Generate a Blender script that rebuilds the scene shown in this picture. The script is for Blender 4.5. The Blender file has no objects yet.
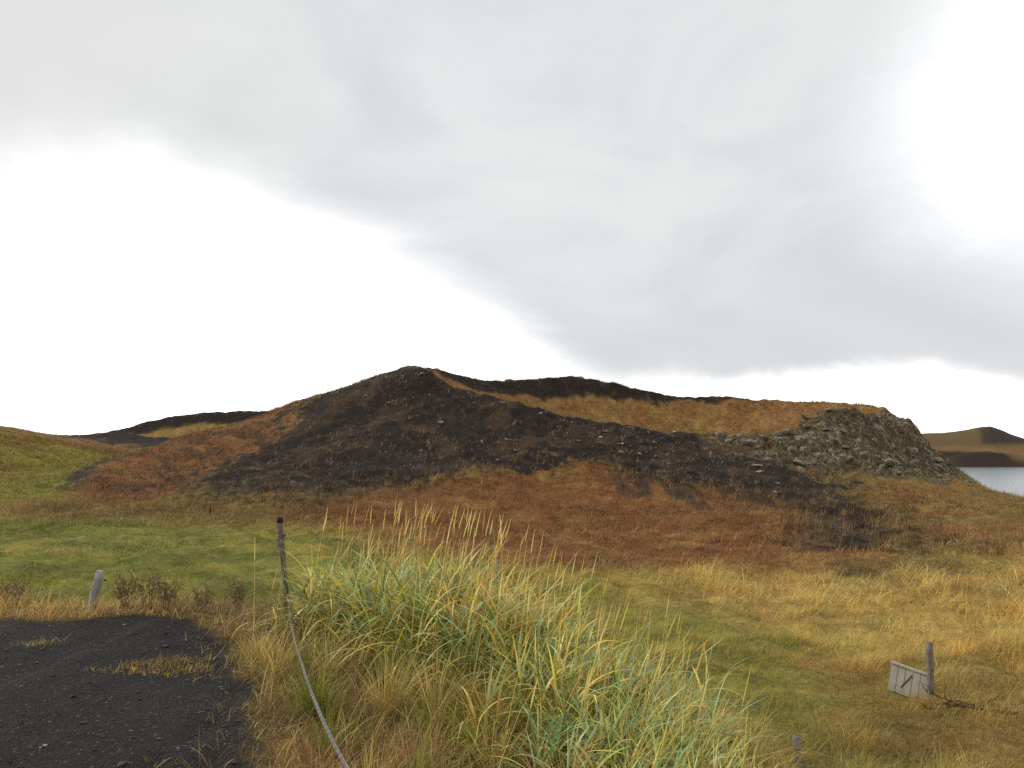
import math
import numpy as np

# ---------------------------------------------------------------- numeric helpers
def _hash(ix, iy, seed):
    h = (ix.astype(np.int64) * 374761393 + iy.astype(np.int64) * 668265263 + seed * 1442695041) & 0xFFFFFFFF
    h = ((h ^ (h >> 13)) * 1274126177) & 0xFFFFFFFF
    h = (h ^ (h >> 16)) & 0xFFFFFFFF
    return h.astype(np.float64) / 4294967295.0

def vnoise(x, y, seed=0):
    x0 = np.floor(x); y0 = np.floor(y)
    fx = x - x0; fy = y - y0
    ux = fx * fx * fx * (fx * (fx * 6 - 15) + 10); uy = fy * fy * fy * (fy * (fy * 6 - 15) + 10)
    a = _hash(x0, y0, seed); b = _hash(x0 + 1, y0, seed)
    c = _hash(x0, y0 + 1, seed); d = _hash(x0 + 1, y0 + 1, seed)
    return (a * (1 - ux) + b * ux) * (1 - uy) + (c * (1 - ux) + d * ux) * uy

def fbm(x, y, seed=0, oct=4, gain=0.5):
    """fractal noise, roughly -1..1"""
    v = np.zeros_like(np.asarray(x, float)); amp = 1.0; tot = 0.0
    for o in range(oct):
        c, s = math.cos(0.7 * o + 0.3), math.sin(0.7 * o + 0.3)
        v += amp * (vnoise((x * c - y * s) * 2 ** o + 17.3 * o, (x * s + y * c) * 2 ** o - 9.1 * o, seed + o) * 2 - 1)
        tot += amp; amp *= gain
    return v / tot * 1.5

def worley(x, y, seed=0):
    """distance to nearest jittered cell point, and a random value of that cell"""
    x0 = np.floor(x); y0 = np.floor(y)
    best = np.full(np.shape(x), 9.0); second = np.full(np.shape(x), 9.0); val = np.zeros(np.shape(x))
    for i in (-1, 0, 1):
        for j in (-1, 0, 1):
            cx = x0 + i; cy = y0 + j
            px = cx + _hash(cx, cy, seed); py = cy + _hash(cx, cy, seed + 7)
            d = np.hypot(px - x, py - y)
            closer = d < best
            second = np.where(closer, best, np.minimum(second, d))
            val = np.where(closer, _hash(cx, cy, seed + 3), val)
            best = np.minimum(best, d)
    return best, second, val

def sstep(a, b, x):
    t = np.clip((x - a) / (b - a), 0, 1)
    return t * t * (3 - 2 * t)

def smin(a, b, k):
    h = np.clip(0.5 + 0.5 * (b - a) / k, 0, 1)
    return b * (1 - h) + a * h - k * h * (1 - h)

def smax(a, b, k):
    return -smin(-a, -b, k)

def poly_sd(x, y, pts, closed=True):
    """signed distance to a polygon in plan, negative inside"""
    pts = np.asarray(pts, float); n = len(pts)
    d2 = np.full(np.shape(x), 1e18); inside = np.zeros(np.shape(x), bool)
    for i in range(n if closed else n - 1):
        ax, ay = pts[i]; bx, by = pts[(i + 1) % n]
        ex, ey = bx - ax, by - ay
        t = np.clip(((x - ax) * ex + (y - ay) * ey) / (ex * ex + ey * ey + 1e-12), 0, 1)
        d2 = np.minimum(d2, (x - ax - t * ex) ** 2 + (y - ay - t * ey) ** 2)
        if closed:
            c = (ay > y) != (by > y)
            xi = ax + (y - ay) * ex / (ey if abs(ey) > 1e-12 else 1e-12)
            inside ^= c & (x < xi)
    d = np.sqrt(d2)
    return np.where(inside, -d, d) if closed else d

# ---------------------------------------------------------------- camera numbers
CAM_Z = 1.6
FPX = 803.0
TANP = 71.0 / 803.0
PITCH = math.atan(TANP)

def project(x, y, z):
    c, s = math.cos(PITCH), math.sin(PITCH)
    zz = z - CAM_Z
    d = y * c + zz * s; up = -y * s + zz * c
    return 512 + FPX * x / d, 384 - FPX * up / d, d

# ---------------------------------------------------------------- terrain
PLATEAU = [(-90, 8.6), (-30, 8.9), (-8, 8.9), (-3, 8.9), (-1.6, 8.3), (-0.5, 7.2), (0.3, 6.0), (0.75, 4.9),
           (1.0, 3.6), (1.3, 1.5), (1.8, -2), (3, -10), (6, -90), (-90, -90)]

def rim_height(px, py, v):
    """height at plan point (px,py) that a crest seen at elevation v has"""
    c, s = math.cos(PITCH), math.sin(PITCH)
    k = (384 - v) / FPX          # up/d
    return CAM_Z + py * (k * c + s) / (c - k * s)

class Crater:
    def __init__(self, cx, cy, a, b, near, far, Ltab, ptab, floor, base, ksm):
        self.cx, self.cy, self.a, self.b = cx, cy, a, b
        self.floor, self.base, self.ksm = floor, base, ksm
        th = np.radians(np.arange(-180, 181, 2.0))
        X = cx + a * np.cos(th); Y = cy + b * np.sin(th)
        H = np.zeros_like(th)
        for it in range(6):
            u, _, _ = project(X, Y, H)
            vn = np.interp(u, *zip(*near)); vf = np.interp(u, *zip(*far))
            H = np.where(th < 0, rim_height(X, Y, vn), rim_height(X, Y, vf))
        self.th = th
        Hp = H.copy()
        for it in range(2):
            Hp[1:-1] = 0.25 * Hp[:-2] + 0.5 * Hp[1:-1] + 0.25 * Hp[2:]
            Hp[0] = Hp[-1] = 0.25 * Hp[1] + 0.5 * Hp[0] + 0.25 * Hp[-2]
        self.H = Hp
        self.L = Ltab; self.p = ptab
    def polar(self, x, y):
        q = (x - self.cx) / self.a; r = (y - self.cy) / self.b
        rho = np.hypot(q, r) + 1e-9; th = np.arctan2(r, q)
        s = np.hypot(x - self.cx, y - self.cy) * (1 - 1 / rho)
        return rho, th, s
    def tab(self, t, th):
        a, v = zip(*t)
        return np.interp(np.degrees(th), a, v)
    def height(self, x, y, base):
        rho, th, s = self.polar(x, y)
        H = np.interp(th, self.th, self.H)
        L = self.tab(self.L, th); p = self.tab(self.p, th)
        t = np.clip(s / L, -0.6, 1)
        out = base + (H - base) * np.power(1 - t, p)
        inn = self.floor + (H - self.floor) * np.power(rho, 1.7)
        return np.where(rho < 3.5, smin(out, inn, self.ksm), out), rho, th, s / L

MAIN = Crater(17, 97, 29.5, 19,
    near=[(300, 366), (395, 364), (430, 369), (450, 384), (500, 397), (560, 410), (600, 418), (650, 427), (700, 433),
          (740, 435), (780, 430), (800, 425), (820, 416), (845, 406), (870, 406), (885, 410), (900, 416), (960, 435)],
    far=[(300, 366), (400, 364), (430, 367), (450, 373), (500, 379), (535, 377), (555, 375), (600, 378), (650, 389), (700, 395),
         (740, 398), (800, 401), (845, 402), (870, 404), (885, 408), (900, 416), (960, 435)],
    Ltab=[(-180, 36), (-165, 38), (-150, 44), (-120, 48), (-90, 46), (-60, 46), (-40, 46), (-20, 42), (0, 38), (30, 30), (90, 40), (150, 35), (180, 36)],
    ptab=[(-180, 0.90), (-165, 0.98), (-150, 1.40), (-120, 2.2), (-90, 2.6), (-75, 3.0), (-62, 4.6), (-50, 7.0), (-40, 7.5), (-30, 6.5), (-20, 6.0), (0, 5.5), (30, 5), (90, 2.0), (150, 0.92), (180, 0.90)],
    floor=0.5, base=-2.6, ksm=1.2)
BACK = Crater(-59, 152, 20, 13,
    near=[(20, 436), (95, 434), (125, 431), (150, 436), (190, 438), (240, 436), (280, 425), (300, 415)],
    far=[(20, 436), (95, 433), (125, 428), (150, 420), (175, 415), (200, 412), (240, 410), (280, 410), (300, 411)],
    Ltab=[(-180, 30), (-90, 36), (0, 30), (90, 30), (180, 30)],
    ptab=[(-180, 1.5), (-90, 1.5), (0, 1.5), (90, 1.5), (180, 1.5)],
    floor=3.0, base=-2.0, ksm=0.8)

def height(x, y, detail=True):
    x = np.asarray(x, float); y = np.asarray(y, float)
    # field around the mound
    left = sstep(5, -25, x)
    field = -2.75 + 0.55 * left + 0.35 * sstep(20, 50, y) * left
    field = field + 0.16 * fbm(x * 0.09, y * 0.09, 11, 3)
    # shore: the land falls under the lake to the right and behind
    sx = 0.62 * x + 0.38 * (y - 80)
    field = field - 3.6 * sstep(17, 44, sx)
    field = field - 0.8 * sstep(110, 190, y)
    # green hill on the left
    g = np.exp(-((x + 88) / 34) ** 2 - ((y - 112) / 36) ** 2)
    field = field + 9.0 * g
    h, rho, th, t = MAIN.height(x, y, field)
    z = np.where(t < 1, np.maximum(h, field) if False else h, field)
    hb, rb, tb, tt = BACK.height(x, y, field)
    z2 = np.where(tt < 1, hb, field)
    z = np.where(rho < 1.0, z, smax(z, z2, 0.6) - 0.15 * 0)
    # mound of the viewpoint
    sd = poly_sd(x, y, PLATEAU)
    w = 1 - sstep(-0.4, 3.8, sd + 0.35 * fbm(x * 0.6, y * 0.6, 3, 2))
    z = z * (1 - w) + (0.0) * w
    if detail:
        dist = np.hypot(x, y)
        far = sstep(8, 20, dist)
        # hummocks of tussocky ground
        z = z + (1 - w) * far * (0.15 * fbm(x * 0.55, y * 0.55, 21, 3) + 0.09 * fbm(x * 1.7, y * 1.7, 22, 2))
        hill = sstep(1.0, 0.75, t) * sstep(-0.9, -0.4, t)
        z = z + hill * (0.28 * fbm(x * 0.16, y * 0.16, 31, 4) + 0.12 * fbm(x * 0.8, y * 0.8, 32, 3))
        # gravel: wheel-worn unevenness
        z = z + w * (0.025 * fbm(x * 0.5, y * 0.5, 41, 3) + 0.008 * fbm(x * 4, y * 4, 42, 2))
    return z
# ---------------------------------------------------------------- land cover (plan polygons, metres)
DARK_MAIN = [(-19.5, 51.5), (-22, 59.4), (-24.2, 68), (-24.9, 73.7), (-24.2, 78), (-23.6, 82.4), (-22.3, 86.5), (-18.5, 93), (-13.5, 98),
             (-6, 101), (0, 90), (5, 82), (12.3, 79.5), (18.1, 79.5), (21.5, 79), (21.6, 74.8), (22.3, 71.1), (24.1, 67.6), (26.4, 65),
             (23.3, 51.4), (17, 37.2), (14.8, 36.6), (18.3, 49.1), (19.5, 56.7), (17.4, 61.7), (13.6, 61.8), (10.3, 64.8), (7.6, 69.4),
             (4, 67.2), (-1, 66.1), (-4.9, 63.7), (-8.5, 61.5), (-11.3, 56.3), (-14, 53.6), (-18.1, 58), (-18.8, 53.9)]
RUST_LEFT = [(-33.9, 62), (-37, 69), (-40.5, 77), (-41, 85), (-37.5, 92), (-30, 95), (-20, 97), (-18.5, 93), (-22.3, 86.5), (-23.8, 82.4), (-24.2, 78), (-24.2, 68), (-24.6, 55.1), (-25, 50.4)]
DARK_STREAK = [(-35.2, 64), (-38, 69), (-41, 75), (-43, 82), (-41.5, 88), (-38, 93), (-29, 95), (-36, 90.5), (-39.7, 86), (-40.4, 80), (-38.6, 74), (-36, 69)]
OCHRE_LEFT = [(-33.4, 57.4), (-27.9, 56.2), (-25.4, 58.5), (-24.2, 68), (-19.5, 51.5), (-17.4, 55.9), (-11.5, 54.1), (-9.3, 41.4), (-16.1, 41.9), (-23.5, 42.3), (-27.2, 44.9)]
RUST_APRON = [(-13.4, 51.4), (-11.3, 56.3), (-8.5, 61.5), (-1, 66.1), (7.6, 69.4), (14.4, 61.9), (19.5, 56.7), (14.7, 35.4), (19.2, 35), (14.2, 30.5),
              (6.6, 29.5), (-0.4, 30.5), (-5.9, 36.5), (-11.7, 44.9)]
BROWN_STRIPES = [(9.1, 67.6), (14.1, 64.1), (19.5, 63.6), (19.5, 55), (16.1, 48.6), (12.5, 54.1), (9.1, 57.6), (6.8, 62.2)]
OCHRE_RIGHT = [(27.5, 63), (32, 70), (36, 71.5), (41, 75), (60, 78), (70, 60), (36.5, 50.5), (25.8, 35.8), (22.3, 35.5), (16.4, 33.5), (22.4, 49.4)]
OUTCROP = [(18.6, 77.0), (23.5, 80.2), (29, 81), (34, 83.5), (37, 88), (39, 95), (43, 100), (49, 97), (49.5, 90), (46, 82), (41.8, 75.4), (37, 70.5), (31.5, 68.2), (25.6, 67.6), (20.4, 72.0)]
GREEN_LEFT = [(-70, 50), (-40, 44), (-23.5, 42.3), (-15.7, 41.2), (-8.3, 37.5), (-4, 28), (-1, 18), (-6, 11), (-70, 11)]
VALLEY_GREEN = [(-60, 80), (-40, 74), (-35, 66), (-31.9, 57.2), (-28.4, 46.8), (-70, 44)]
GREEN_MID = [(-3, 28), (3.8, 25.1), (6.9, 23.8), (6.8, 18.3), (7.0, 13.3), (6, 9), (0, 6), (-3, 10), (-4, 18)]
STRAW_RIGHT = [(5.5, 29.5), (12, 29.3), (17.9, 29.6), (26, 30), (26, 22), (13.4, 16.4), (11, 15.5), (9.9, 18), (6.9, 15.6), (6.8, 19.3), (5.4, 23.8)]
BROWN_RIGHT = [(6.4, 15.6), (7.2, 13.2), (10.5, 15.1), (14, 14), (12, 9), (6, 7), (5.2, 12.3)]
PALE_TAN = [(-34.9, 57.4), (-29.4, 55.5), (-23.9, 46.3), (-23.5, 42.6), (-28.2, 44.9)]
DARK_PATCH = [(10.2, 30.2), (13, 31.5), (17.7, 31.4), (14.6, 29.2), (11.6, 29)]
RUST_PATCH = [(-68.8, 109.1), (-63, 110), (-56, 96), (-61.3, 98)]
RUST_PATCH2 = [(-60, 84), (-55, 90), (-51, 80), (-55, 74)]
OLIVE_DARK = [(-46, 88), (-43, 92), (-39, 84), (-42, 81)]
GRAVEL = [(-90, 8.0), (-30, 8.2), (-8, 8.2), (-5.4, 7.95), (-4.2, 7.9), (-3.5, 8.1), (-2.9, 7.75), (-2.5, 7.0), (-2.22, 6.3), (-1.87, 5.9), (-1.67, 5.3),
          (-1.47, 4.9), (-1.22, 4.25), (-0.97, 3.4), (-0.8, 2.2), (-0.6, 0), (0.4, -6), (2, -14), (4, -90), (-90, -90)]
GRAVEL_TUFT = [(-3.15, 6.15), (-2.75, 6.45), (-2.3, 6.5), (-2.15, 6.1), (-2.5, 5.95), (-2.9, 6.0)]

def srgb(r, g, b):
    c = np.array([r, g, b], float) / 255
    return np.where(c <= 0.04045, c / 12.92, ((c + 0.055) / 1.055) ** 2.4)

COL = dict(
    field=srgb(134, 118, 56), green=srgb(110, 111, 48), greenmid=srgb(126, 120, 54), straw=srgb(166, 140, 76), brown=srgb(120, 94, 52),
    ochre=srgb(126, 104, 58), ochreleft=srgb(114, 94, 50), tan=srgb(150, 120, 76), rust=srgb(114, 82, 50), rustbright=srgb(119, 81, 50),
    apron=srgb(120, 82, 47), scoria=srgb(45, 38, 33), stripe=srgb(74, 58, 44), streak=srgb(56, 48, 40), interior=srgb(134, 98, 60), intan=srgb(140, 112, 66),
    olive=srgb(112, 100, 48), olivedark=srgb(76, 66, 40), hillgreen=srgb(122, 114, 46), outcrop=srgb(98, 84, 60), gravel=srgb(40, 37, 34),
    soil=srgb(84, 66, 40), shore=srgb(70, 60, 50))

def zones(x, y):
    """albedo of the land cover, grass amount 0..1, and how much of it is bare scoria / gravel / rock"""
    x = np.asarray(x, float); y = np.asarray(y, float)
    dist = np.hypot(x, y)
    s1 = np.clip(dist / 70, 0.12, 1.2)
    wx = x + s1 * (1.6 * fbm(x * 0.22, y * 0.22, 101, 4) + 0.5 * fbm(x * 1.3, y * 1.3, 103, 3))
    wy = y + s1 * (2.6 * fbm(x * 0.22, y * 0.22, 102, 4) + 0.8 * fbm(x * 1.3, y * 1.3, 104, 3))
    rho, th, s = MAIN.polar(x, y); t = s / MAIN.tab(MAIN.L, th)
    rb, tb, sb = BACK.polar(x, y); tbk = sb / BACK.tab(BACK.L, tb)
    n1 = fbm(x * 0.10, y * 0.10, 111, 4); n2 = fbm(x * 0.5, y * 0.5, 112, 4); n3 = fbm(x * 2.0, y * 2.0, 113, 3)
    col = np.empty(x.shape + (3,)); col[:] = COL['field']
    grass = np.ones(x.shape); bare = np.zeros(x.shape); rock = np.zeros(x.shape)
    def over(name, a, g=None, b=None):
        nonlocal col, grass, bare
        a = np.clip(a, 0, 1)
        col = col * (1 - a[..., None]) + COL[name] * a[..., None]
        if g is not None: grass = grass * (1 - a) + g * a
        if b is not None: bare = bare * (1 - a) + b * a
    def inside(poly, soft):
        return sstep(soft, -soft, poly_sd(wx, wy, poly))
    # broad variation of the meadow
    over('brown', sstep(0.1, 0.7, n1) * 0.6); over('straw', sstep(0.2, 0.9, -n1 + 0.3 * n2) * 0.6)
    # left: green hill and valley
    lh = sstep(-28, -42, x) * sstep(44, 54, y)
    over('hillgreen', lh); over('ochre', lh * sstep(0.15, 0.7, n1 + 0.3 * n2) * 0.5)
    over('green', inside(VALLEY_GREEN, 5) * 0.75); over('olivedark', inside(OLIVE_DARK, 2) * 0.8)
    over('rust', inside(RUST_PATCH, 2.5) * 0.5); over('rust', inside(RUST_PATCH2, 3) * 0.6)
    over('tan', inside(PALE_TAN, 2.5) * 0.95)
    # back crater
    ob = sstep(1.05, 0.75, tbk) * sstep(104, 112, y)
    over('rust', ob * 0.9); over('scoria', ob * sstep(0.55, 0.35, tbk + 0.16 * n2), 0.2, 1)
    ib = sstep(1.0, 0.97, rb)
    over('intan', ib, 0.8, 0); over('scoria', ib * sstep(0.74, 0.80, rb + 0.03 * n2) * sstep(0.0, 0.3, np.sin(tb)), 0.2, 1)
    # main crater hill, parts not facing the viewpoint included
    on = sstep(0.95, 0.7, t) * sstep(-28, -20, x * 0 + 0)
    backside = sstep(-0.1, 0.25, np.sin(th)) * sstep(1.0, 1.02, rho)
    over('rust', backside * sstep(0.9, 0.6, t)); over('scoria', backside * sstep(0.55, 0.35, t + 0.15 * n2), 0.2, 1)
    over('ochreleft', inside(OCHRE_LEFT, 2.0)); over('ochre', inside(OCHRE_RIGHT, 2.5)); over('apron', inside(OCHRE_RIGHT, 2.5) * sstep(0.1, 0.6, n2 + 0.6 * n1) * 0.8)
    over('rustbright', inside(RUST_LEFT, 1.2)); over('ochre', inside(RUST_LEFT, 1) * sstep(0.0, 0.5, fbm((x + y) * 0.5, (x - y) * 0.09, 119, 3)) * 0.4); over('stripe', inside(RUST_LEFT, 1) * sstep(0.1, 0.5, fbm((x + y) * 0.7, (x - y) * 0.15, 120, 4)) * 0.7)
    over('streak', sstep(0.8, -0.6, poly_sd(x + 0.5 * n3, y + 1.0 * n3, DARK_STREAK)) * sstep(-0.9, -0.3, n2), 0.2, 1)
    ap = inside(RUST_APRON, 2.2)
    over('apron', ap); over('ochre', ap * sstep(0.15, 0.6, n2 + 0.4 * n1) * 0.6)
    over('stripe', inside(BROWN_STRIPES, 2.0) * sstep(-0.4, 0.2, fbm(x * 1.2, y * 0.18, 118, 3)), 0.7, 0.3)
    edge = sstep(58, 72, y)
    dk = sstep(2.2 - 0.9 * edge, -2.2 + 0.9 * edge, poly_sd(wx, wy, DARK_MAIN) - 0.9 + 1.3 * np.clip(n3 + 0.6 * n2, -1, 1) + 0.6 * fbm(x * 5, y * 1.6, 121, 2)) * (1 - 0.0 * sstep(58, 44, y + 6 * n2) * sstep(5, 12, x))
    over('scoria', dk, 0.24, 1.0); over('stripe', dk * sstep(0.1, 0.5, n2) * 0.5, 0.3)
    inn = sstep(1.0, 0.985, rho)
    over('interior', inn, 1.0, 0); over('ochre', inn * sstep(0.0, 0.6, n2 + 0.5 * n1) * 0.6)
    over('olive', inn * sstep(0.72, 0.55, rho) * 0.5)
    # dark cinder along the far crest, thinning towards the right
    wid = np.interp(x, [-14, -6, 0, 12, 25, 34, 40], [0.15, 0.15, 0.165, 0.18, 0.10, 0.04, 0.0])
    over('scoria', inn * sstep(0.0, 0.04, rho - (1 - wid) + 0.05 * n2) * sstep(-0.2, 0.1, np.sin(th)), 0.15, 1)
    ot = inside(OUTCROP, 1.0)
    over('outcrop', ot, 0.35, 0.6); rock = ot
    over('olivedark', ot * sstep(0.15, 0.5, n2) * 0.7, 0.6)
    # meadow in front
    near = sstep(60, 40, y)
    g1 = inside(GREEN_LEFT, 1.6); over('green', g1); over('field', g1 * sstep(-0.1, 0.6, n1 * 0.7 + n2 * 0.6) * 0.8); over('olivedark', g1 * sstep(0.2, 0.7, -n2 + 0.5 * n3) * 0.25)
    over('brown', g1 * sstep(22, 13, y) * 0.55)
    over('greenmid', inside(GREEN_MID, 2.0) * 0.9); over('green', inside(GREEN_MID, 2.0) * sstep(0.1, 0.5, n2) * 0.35)
    st = sstep(4.0, -3.0, poly_sd(wx, wy, STRAW_RIGHT) + 2.5 * n2); over('straw', st * 0.9); over('brown', st * sstep(0.2, 0.7, n2 + 0.5 * n3) * 0.5)
    br = inside(BROWN_RIGHT, 2.0); over('brown', br * 0.85); over('straw', br * sstep(0.25, 0.7, n2) * 0.6)
    over('olivedark', inside(DARK_PATCH, 0.8) * 0.7)  # patch of darker olive ground colour, terrain unchanged
    over('shore', sstep(-3.2, -4.3, height(x, y, False)) * sstep(20, 30, x), 0.1, 1)
    # viewpoint mound
    pl = sstep(0.6, -0.4, poly_sd(x, y, PLATEAU))
    over('soil', pl * 0.8)
    gv = sstep(0.12, -0.12, poly_sd(x + 0.10 * n3 + 0.14 * n2, y + 0.10 * n3 - 0.12 * n2, GRAVEL))
    over('gravel', gv, 0.0, 1.0)
    col = col * (1 + (0.18 * n2 + 0.16 * n3 + 0.10 * n1) * (1 - 0.6 * gv))[..., None]
    return np.clip(col, 0.004, 0.9), np.clip(grass, 0, 1), bare, rock, gv

def land(x, y):
    """final ground height: terrain plus the broken lava of the outcrop"""
    z = height(x, y, True)
    wx = x + 0.5 * fbm(x * 0.5, y * 0.5, 201, 2); wy = y + 0.5 * fbm(x * 0.5, y * 0.5, 202, 2)
    m = sstep(0.5, -1.8, poly_sd(wx, wy, OUTCROP)) * (1 - 0.55 * sstep(88, 93, y))
    if np.any(m > 0):
        b1, s1, v1 = worley(wx * 0.42, wy * 0.42, 5); b2, s2, v2 = worley(wx * 1.1, wy * 1.1, 6)
        z = z - 0.2 * m + m * (0.75 * (v1 - 0.6) * sstep(0.02, 0.22, s1 - b1) + 0.55 * sstep(0, 0.3, s2 - b2) * (v2 - 0.35) + 0.30 * fbm(x * 1.5, y * 1.5, 203, 3) - 0.15)
    return z
import bpy, bmesh
from mathutils import Vector, Matrix, noise as mnoise
scene = bpy.context.scene
COLL = scene.collection
RNG = np.random.default_rng(7)
R = math.radians

# ---------------------------------------------------------------- object helpers
def tag(o, label, cat=None, group=None, kind=None):
    o['label'] = label
    if cat: o['category'] = cat
    if group: o['group'] = group
    if kind: o['kind'] = kind
    return o

def link(name, me, mat=None, parent=None):
    o = bpy.data.objects.new(name, me); COLL.objects.link(o)
    if mat is not None and me is not None: me.materials.append(mat)
    if parent is not None: o.parent = parent
    return o

def empty(name, loc, rot=(0, 0, 0)):
    o = bpy.data.objects.new(name, None); COLL.objects.link(o)
    o.empty_display_size = 0.1; o.location = loc; o.rotation_euler = rot
    return o

def mesh_np(name, co, loops, sizes, col=None, smooth=True):
    me = bpy.data.meshes.new(name)
    me.vertices.add(len(co)); me.vertices.foreach_set('co', np.asarray(co, np.float32).ravel())
    me.loops.add(len(loops)); me.loops.foreach_set('vertex_index', np.asarray(loops, np.int32))
    me.polygons.add(len(sizes))
    st = np.concatenate([[0], np.cumsum(sizes)[:-1]]).astype(np.int32)
    me.polygons.foreach_set('loop_start', st)
    me.polygons.foreach_set('use_smooth', np.full(len(sizes), smooth))
    if col is not None:
        a = me.attributes.new('Col', 'FLOAT_COLOR', 'POINT')
        c4 = np.ones((len(co), 4), np.float32); c4[:, :3] = col
        a.data.foreach_set('color', c4.ravel())
    me.update(calc_edges=True)
    return me

def bm_mesh(name, bm, smooth=False):
    me = bpy.data.meshes.new(name); bmesh.ops.recalc_face_normals(bm, faces=bm.faces)
    bm.to_mesh(me); bm.free()
    for p in me.polygons: p.use_smooth = smooth
    return me

def add_tube(bm, pts, radii, n=8, jitter=0.0, rng=None):
    """a tapered tube through the points"""
    rings = []
    pts = [Vector(p) for p in pts]
    for i, p in enumerate(pts):
        d = (pts[min(i + 1, len(pts) - 1)] - pts[max(i - 1, 0)]).normalized()
        a = d.orthogonal().normalized() if i == 0 else None
        if a is None:
            a = (prev - d * prev.dot(d)).normalized()
        prev = a; b = d.cross(a)
        r = radii[i] if hasattr(radii, '__len__') else radii
        ring = []
        for k in range(n):
            f = 1 + (rng.uniform(-jitter, jitter) if rng is not None else 0)
            ring.append(bm.verts.new(p + (a * math.cos(2 * math.pi * k / n) + b * math.sin(2 * math.pi * k / n)) * r * f))
        rings.append(ring)
    for r0, r1 in zip(rings, rings[1:]):
        for k in range(n):
            bm.faces.new((r0[k], r0[(k + 1) % n], r1[(k + 1) % n], r1[k]))
    bm.faces.new(rings[0][::-1]); bm.faces.new(rings[-1])

def add_box(bm, size, mat=Matrix(), bevel=0.0, cuts=0):
    r = bmesh.ops.create_cube(bm, size=1.0, matrix=mat @ Matrix.Diagonal((*size, 1)))
    vs = r['verts']
    if bevel:
        es = list({e for v in vs for e in v.link_edges})
        bmesh.ops.bevel(bm, geom=es, offset=bevel, segments=1, affect='EDGES', clamp_overlap=True)

# ---------------------------------------------------------------- node helpers
class NT:
    def __init__(self, tree): self.t = tree; tree.nodes.clear()
    def n(self, typ, **kw):
        nd = self.t.nodes.new(typ)
        for k, v in kw.items(): setattr(nd, k, v)
        return nd
    def link(self, a, b): self.t.links.new(a, b)
    def set(self, sock, v):
        if hasattr(v, 'is_output'): self.link(v, sock)
        else: sock.default_value = v
    def math(self, op, a, b=None, c=None, clamp=False):
        nd = self.n('ShaderNodeMath', operation=op, use_clamp=clamp)
        self.set(nd.inputs[0], a)
        if b is not None: self.set(nd.inputs[1], b)
        if c is not None: self.set(nd.inputs[2], c)
        return nd.outputs[0]
    def mix(self, f, a, b, mode='MIX'):
        nd = self.n('ShaderNodeMix', data_type='RGBA', blend_type=mode)
        self.set(nd.inputs[0], f)
        for s, v in ((nd.inputs[6], a), (nd.inputs[7], b)):
            if not hasattr(v, 'is_output') and len(v) == 3: v = (*v, 1)
            self.set(s, v)
        return nd.outputs[2]
    def smooth(self, x, lo, hi, a=0.0, b=1.0):
        nd = self.n('ShaderNodeMapRange', interpolation_type='SMOOTHSTEP')
        for i, v in enumerate((x, lo, hi, a, b)): self.set(nd.inputs[i], v)
        return nd.outputs[0]
    def noise(self, vec, scale, detail=4.0, rough=0.55, dist=0.0, dim='3D'):
        nd = self.n('ShaderNodeTexNoise', noise_dimensions=dim)
        if vec is not None: self.link(vec, nd.inputs['Vector'])
        nd.inputs['Scale'].default_value = scale; nd.inputs['Detail'].default_value = detail
        nd.inputs['Roughness'].default_value = rough; nd.inputs['Distortion'].default_value = dist
        return nd.outputs[0]
    def voronoi(self, vec, scale, feature='F1', out=0):
        nd = self.n('ShaderNodeTexVoronoi', feature=feature); self.link(vec, nd.inputs['Vector'])
        nd.inputs['Scale'].default_value = scale
        return nd.outputs[out]
    def ramp(self, x, stops, interp='LINEAR'):
        nd = self.n('ShaderNodeValToRGB'); nd.color_ramp.interpolation = interp
        e = nd.color_ramp.elements
        while len(e) < len(stops): e.new(0.5)
        for el, (p, c) in zip(e, stops): el.position = p; el.color = (*c, 1) if hasattr(c, '__len__') else (c, c, c, 1)
        self.link(x, nd.inputs[0])
        return nd.outputs[0]
    def bump(self, h, strength, dist, normal=None):
        nd = self.n('ShaderNodeBump'); nd.inputs['Strength'].default_value = strength; nd.inputs['Distance'].default_value = dist
        self.link(h, nd.inputs['Height'])
        if normal is not None: self.link(normal, nd.inputs['Normal'])
        return nd.outputs[0]

def material(name):
    m = bpy.data.materials.new(name); m.use_nodes = True
    nt = NT(m.node_tree)
    out = nt.n('ShaderNodeOutputMaterial')
    return m, nt, out

def principled(nt, out, col, rough=0.9, spec=0.2, normal=None):
    b = nt.n('ShaderNodeBsdfPrincipled')
    nt.set(b.inputs['Base Color'], col if hasattr(col, 'is_output') else (*col, 1)); nt.set(b.inputs['Roughness'], rough)
    nt.set(b.inputs['Specular IOR Level'], spec)
    if normal is not None: nt.link(normal, b.inputs['Normal'])
    nt.link(b.outputs[0], out.inputs[0])
    return b

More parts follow.
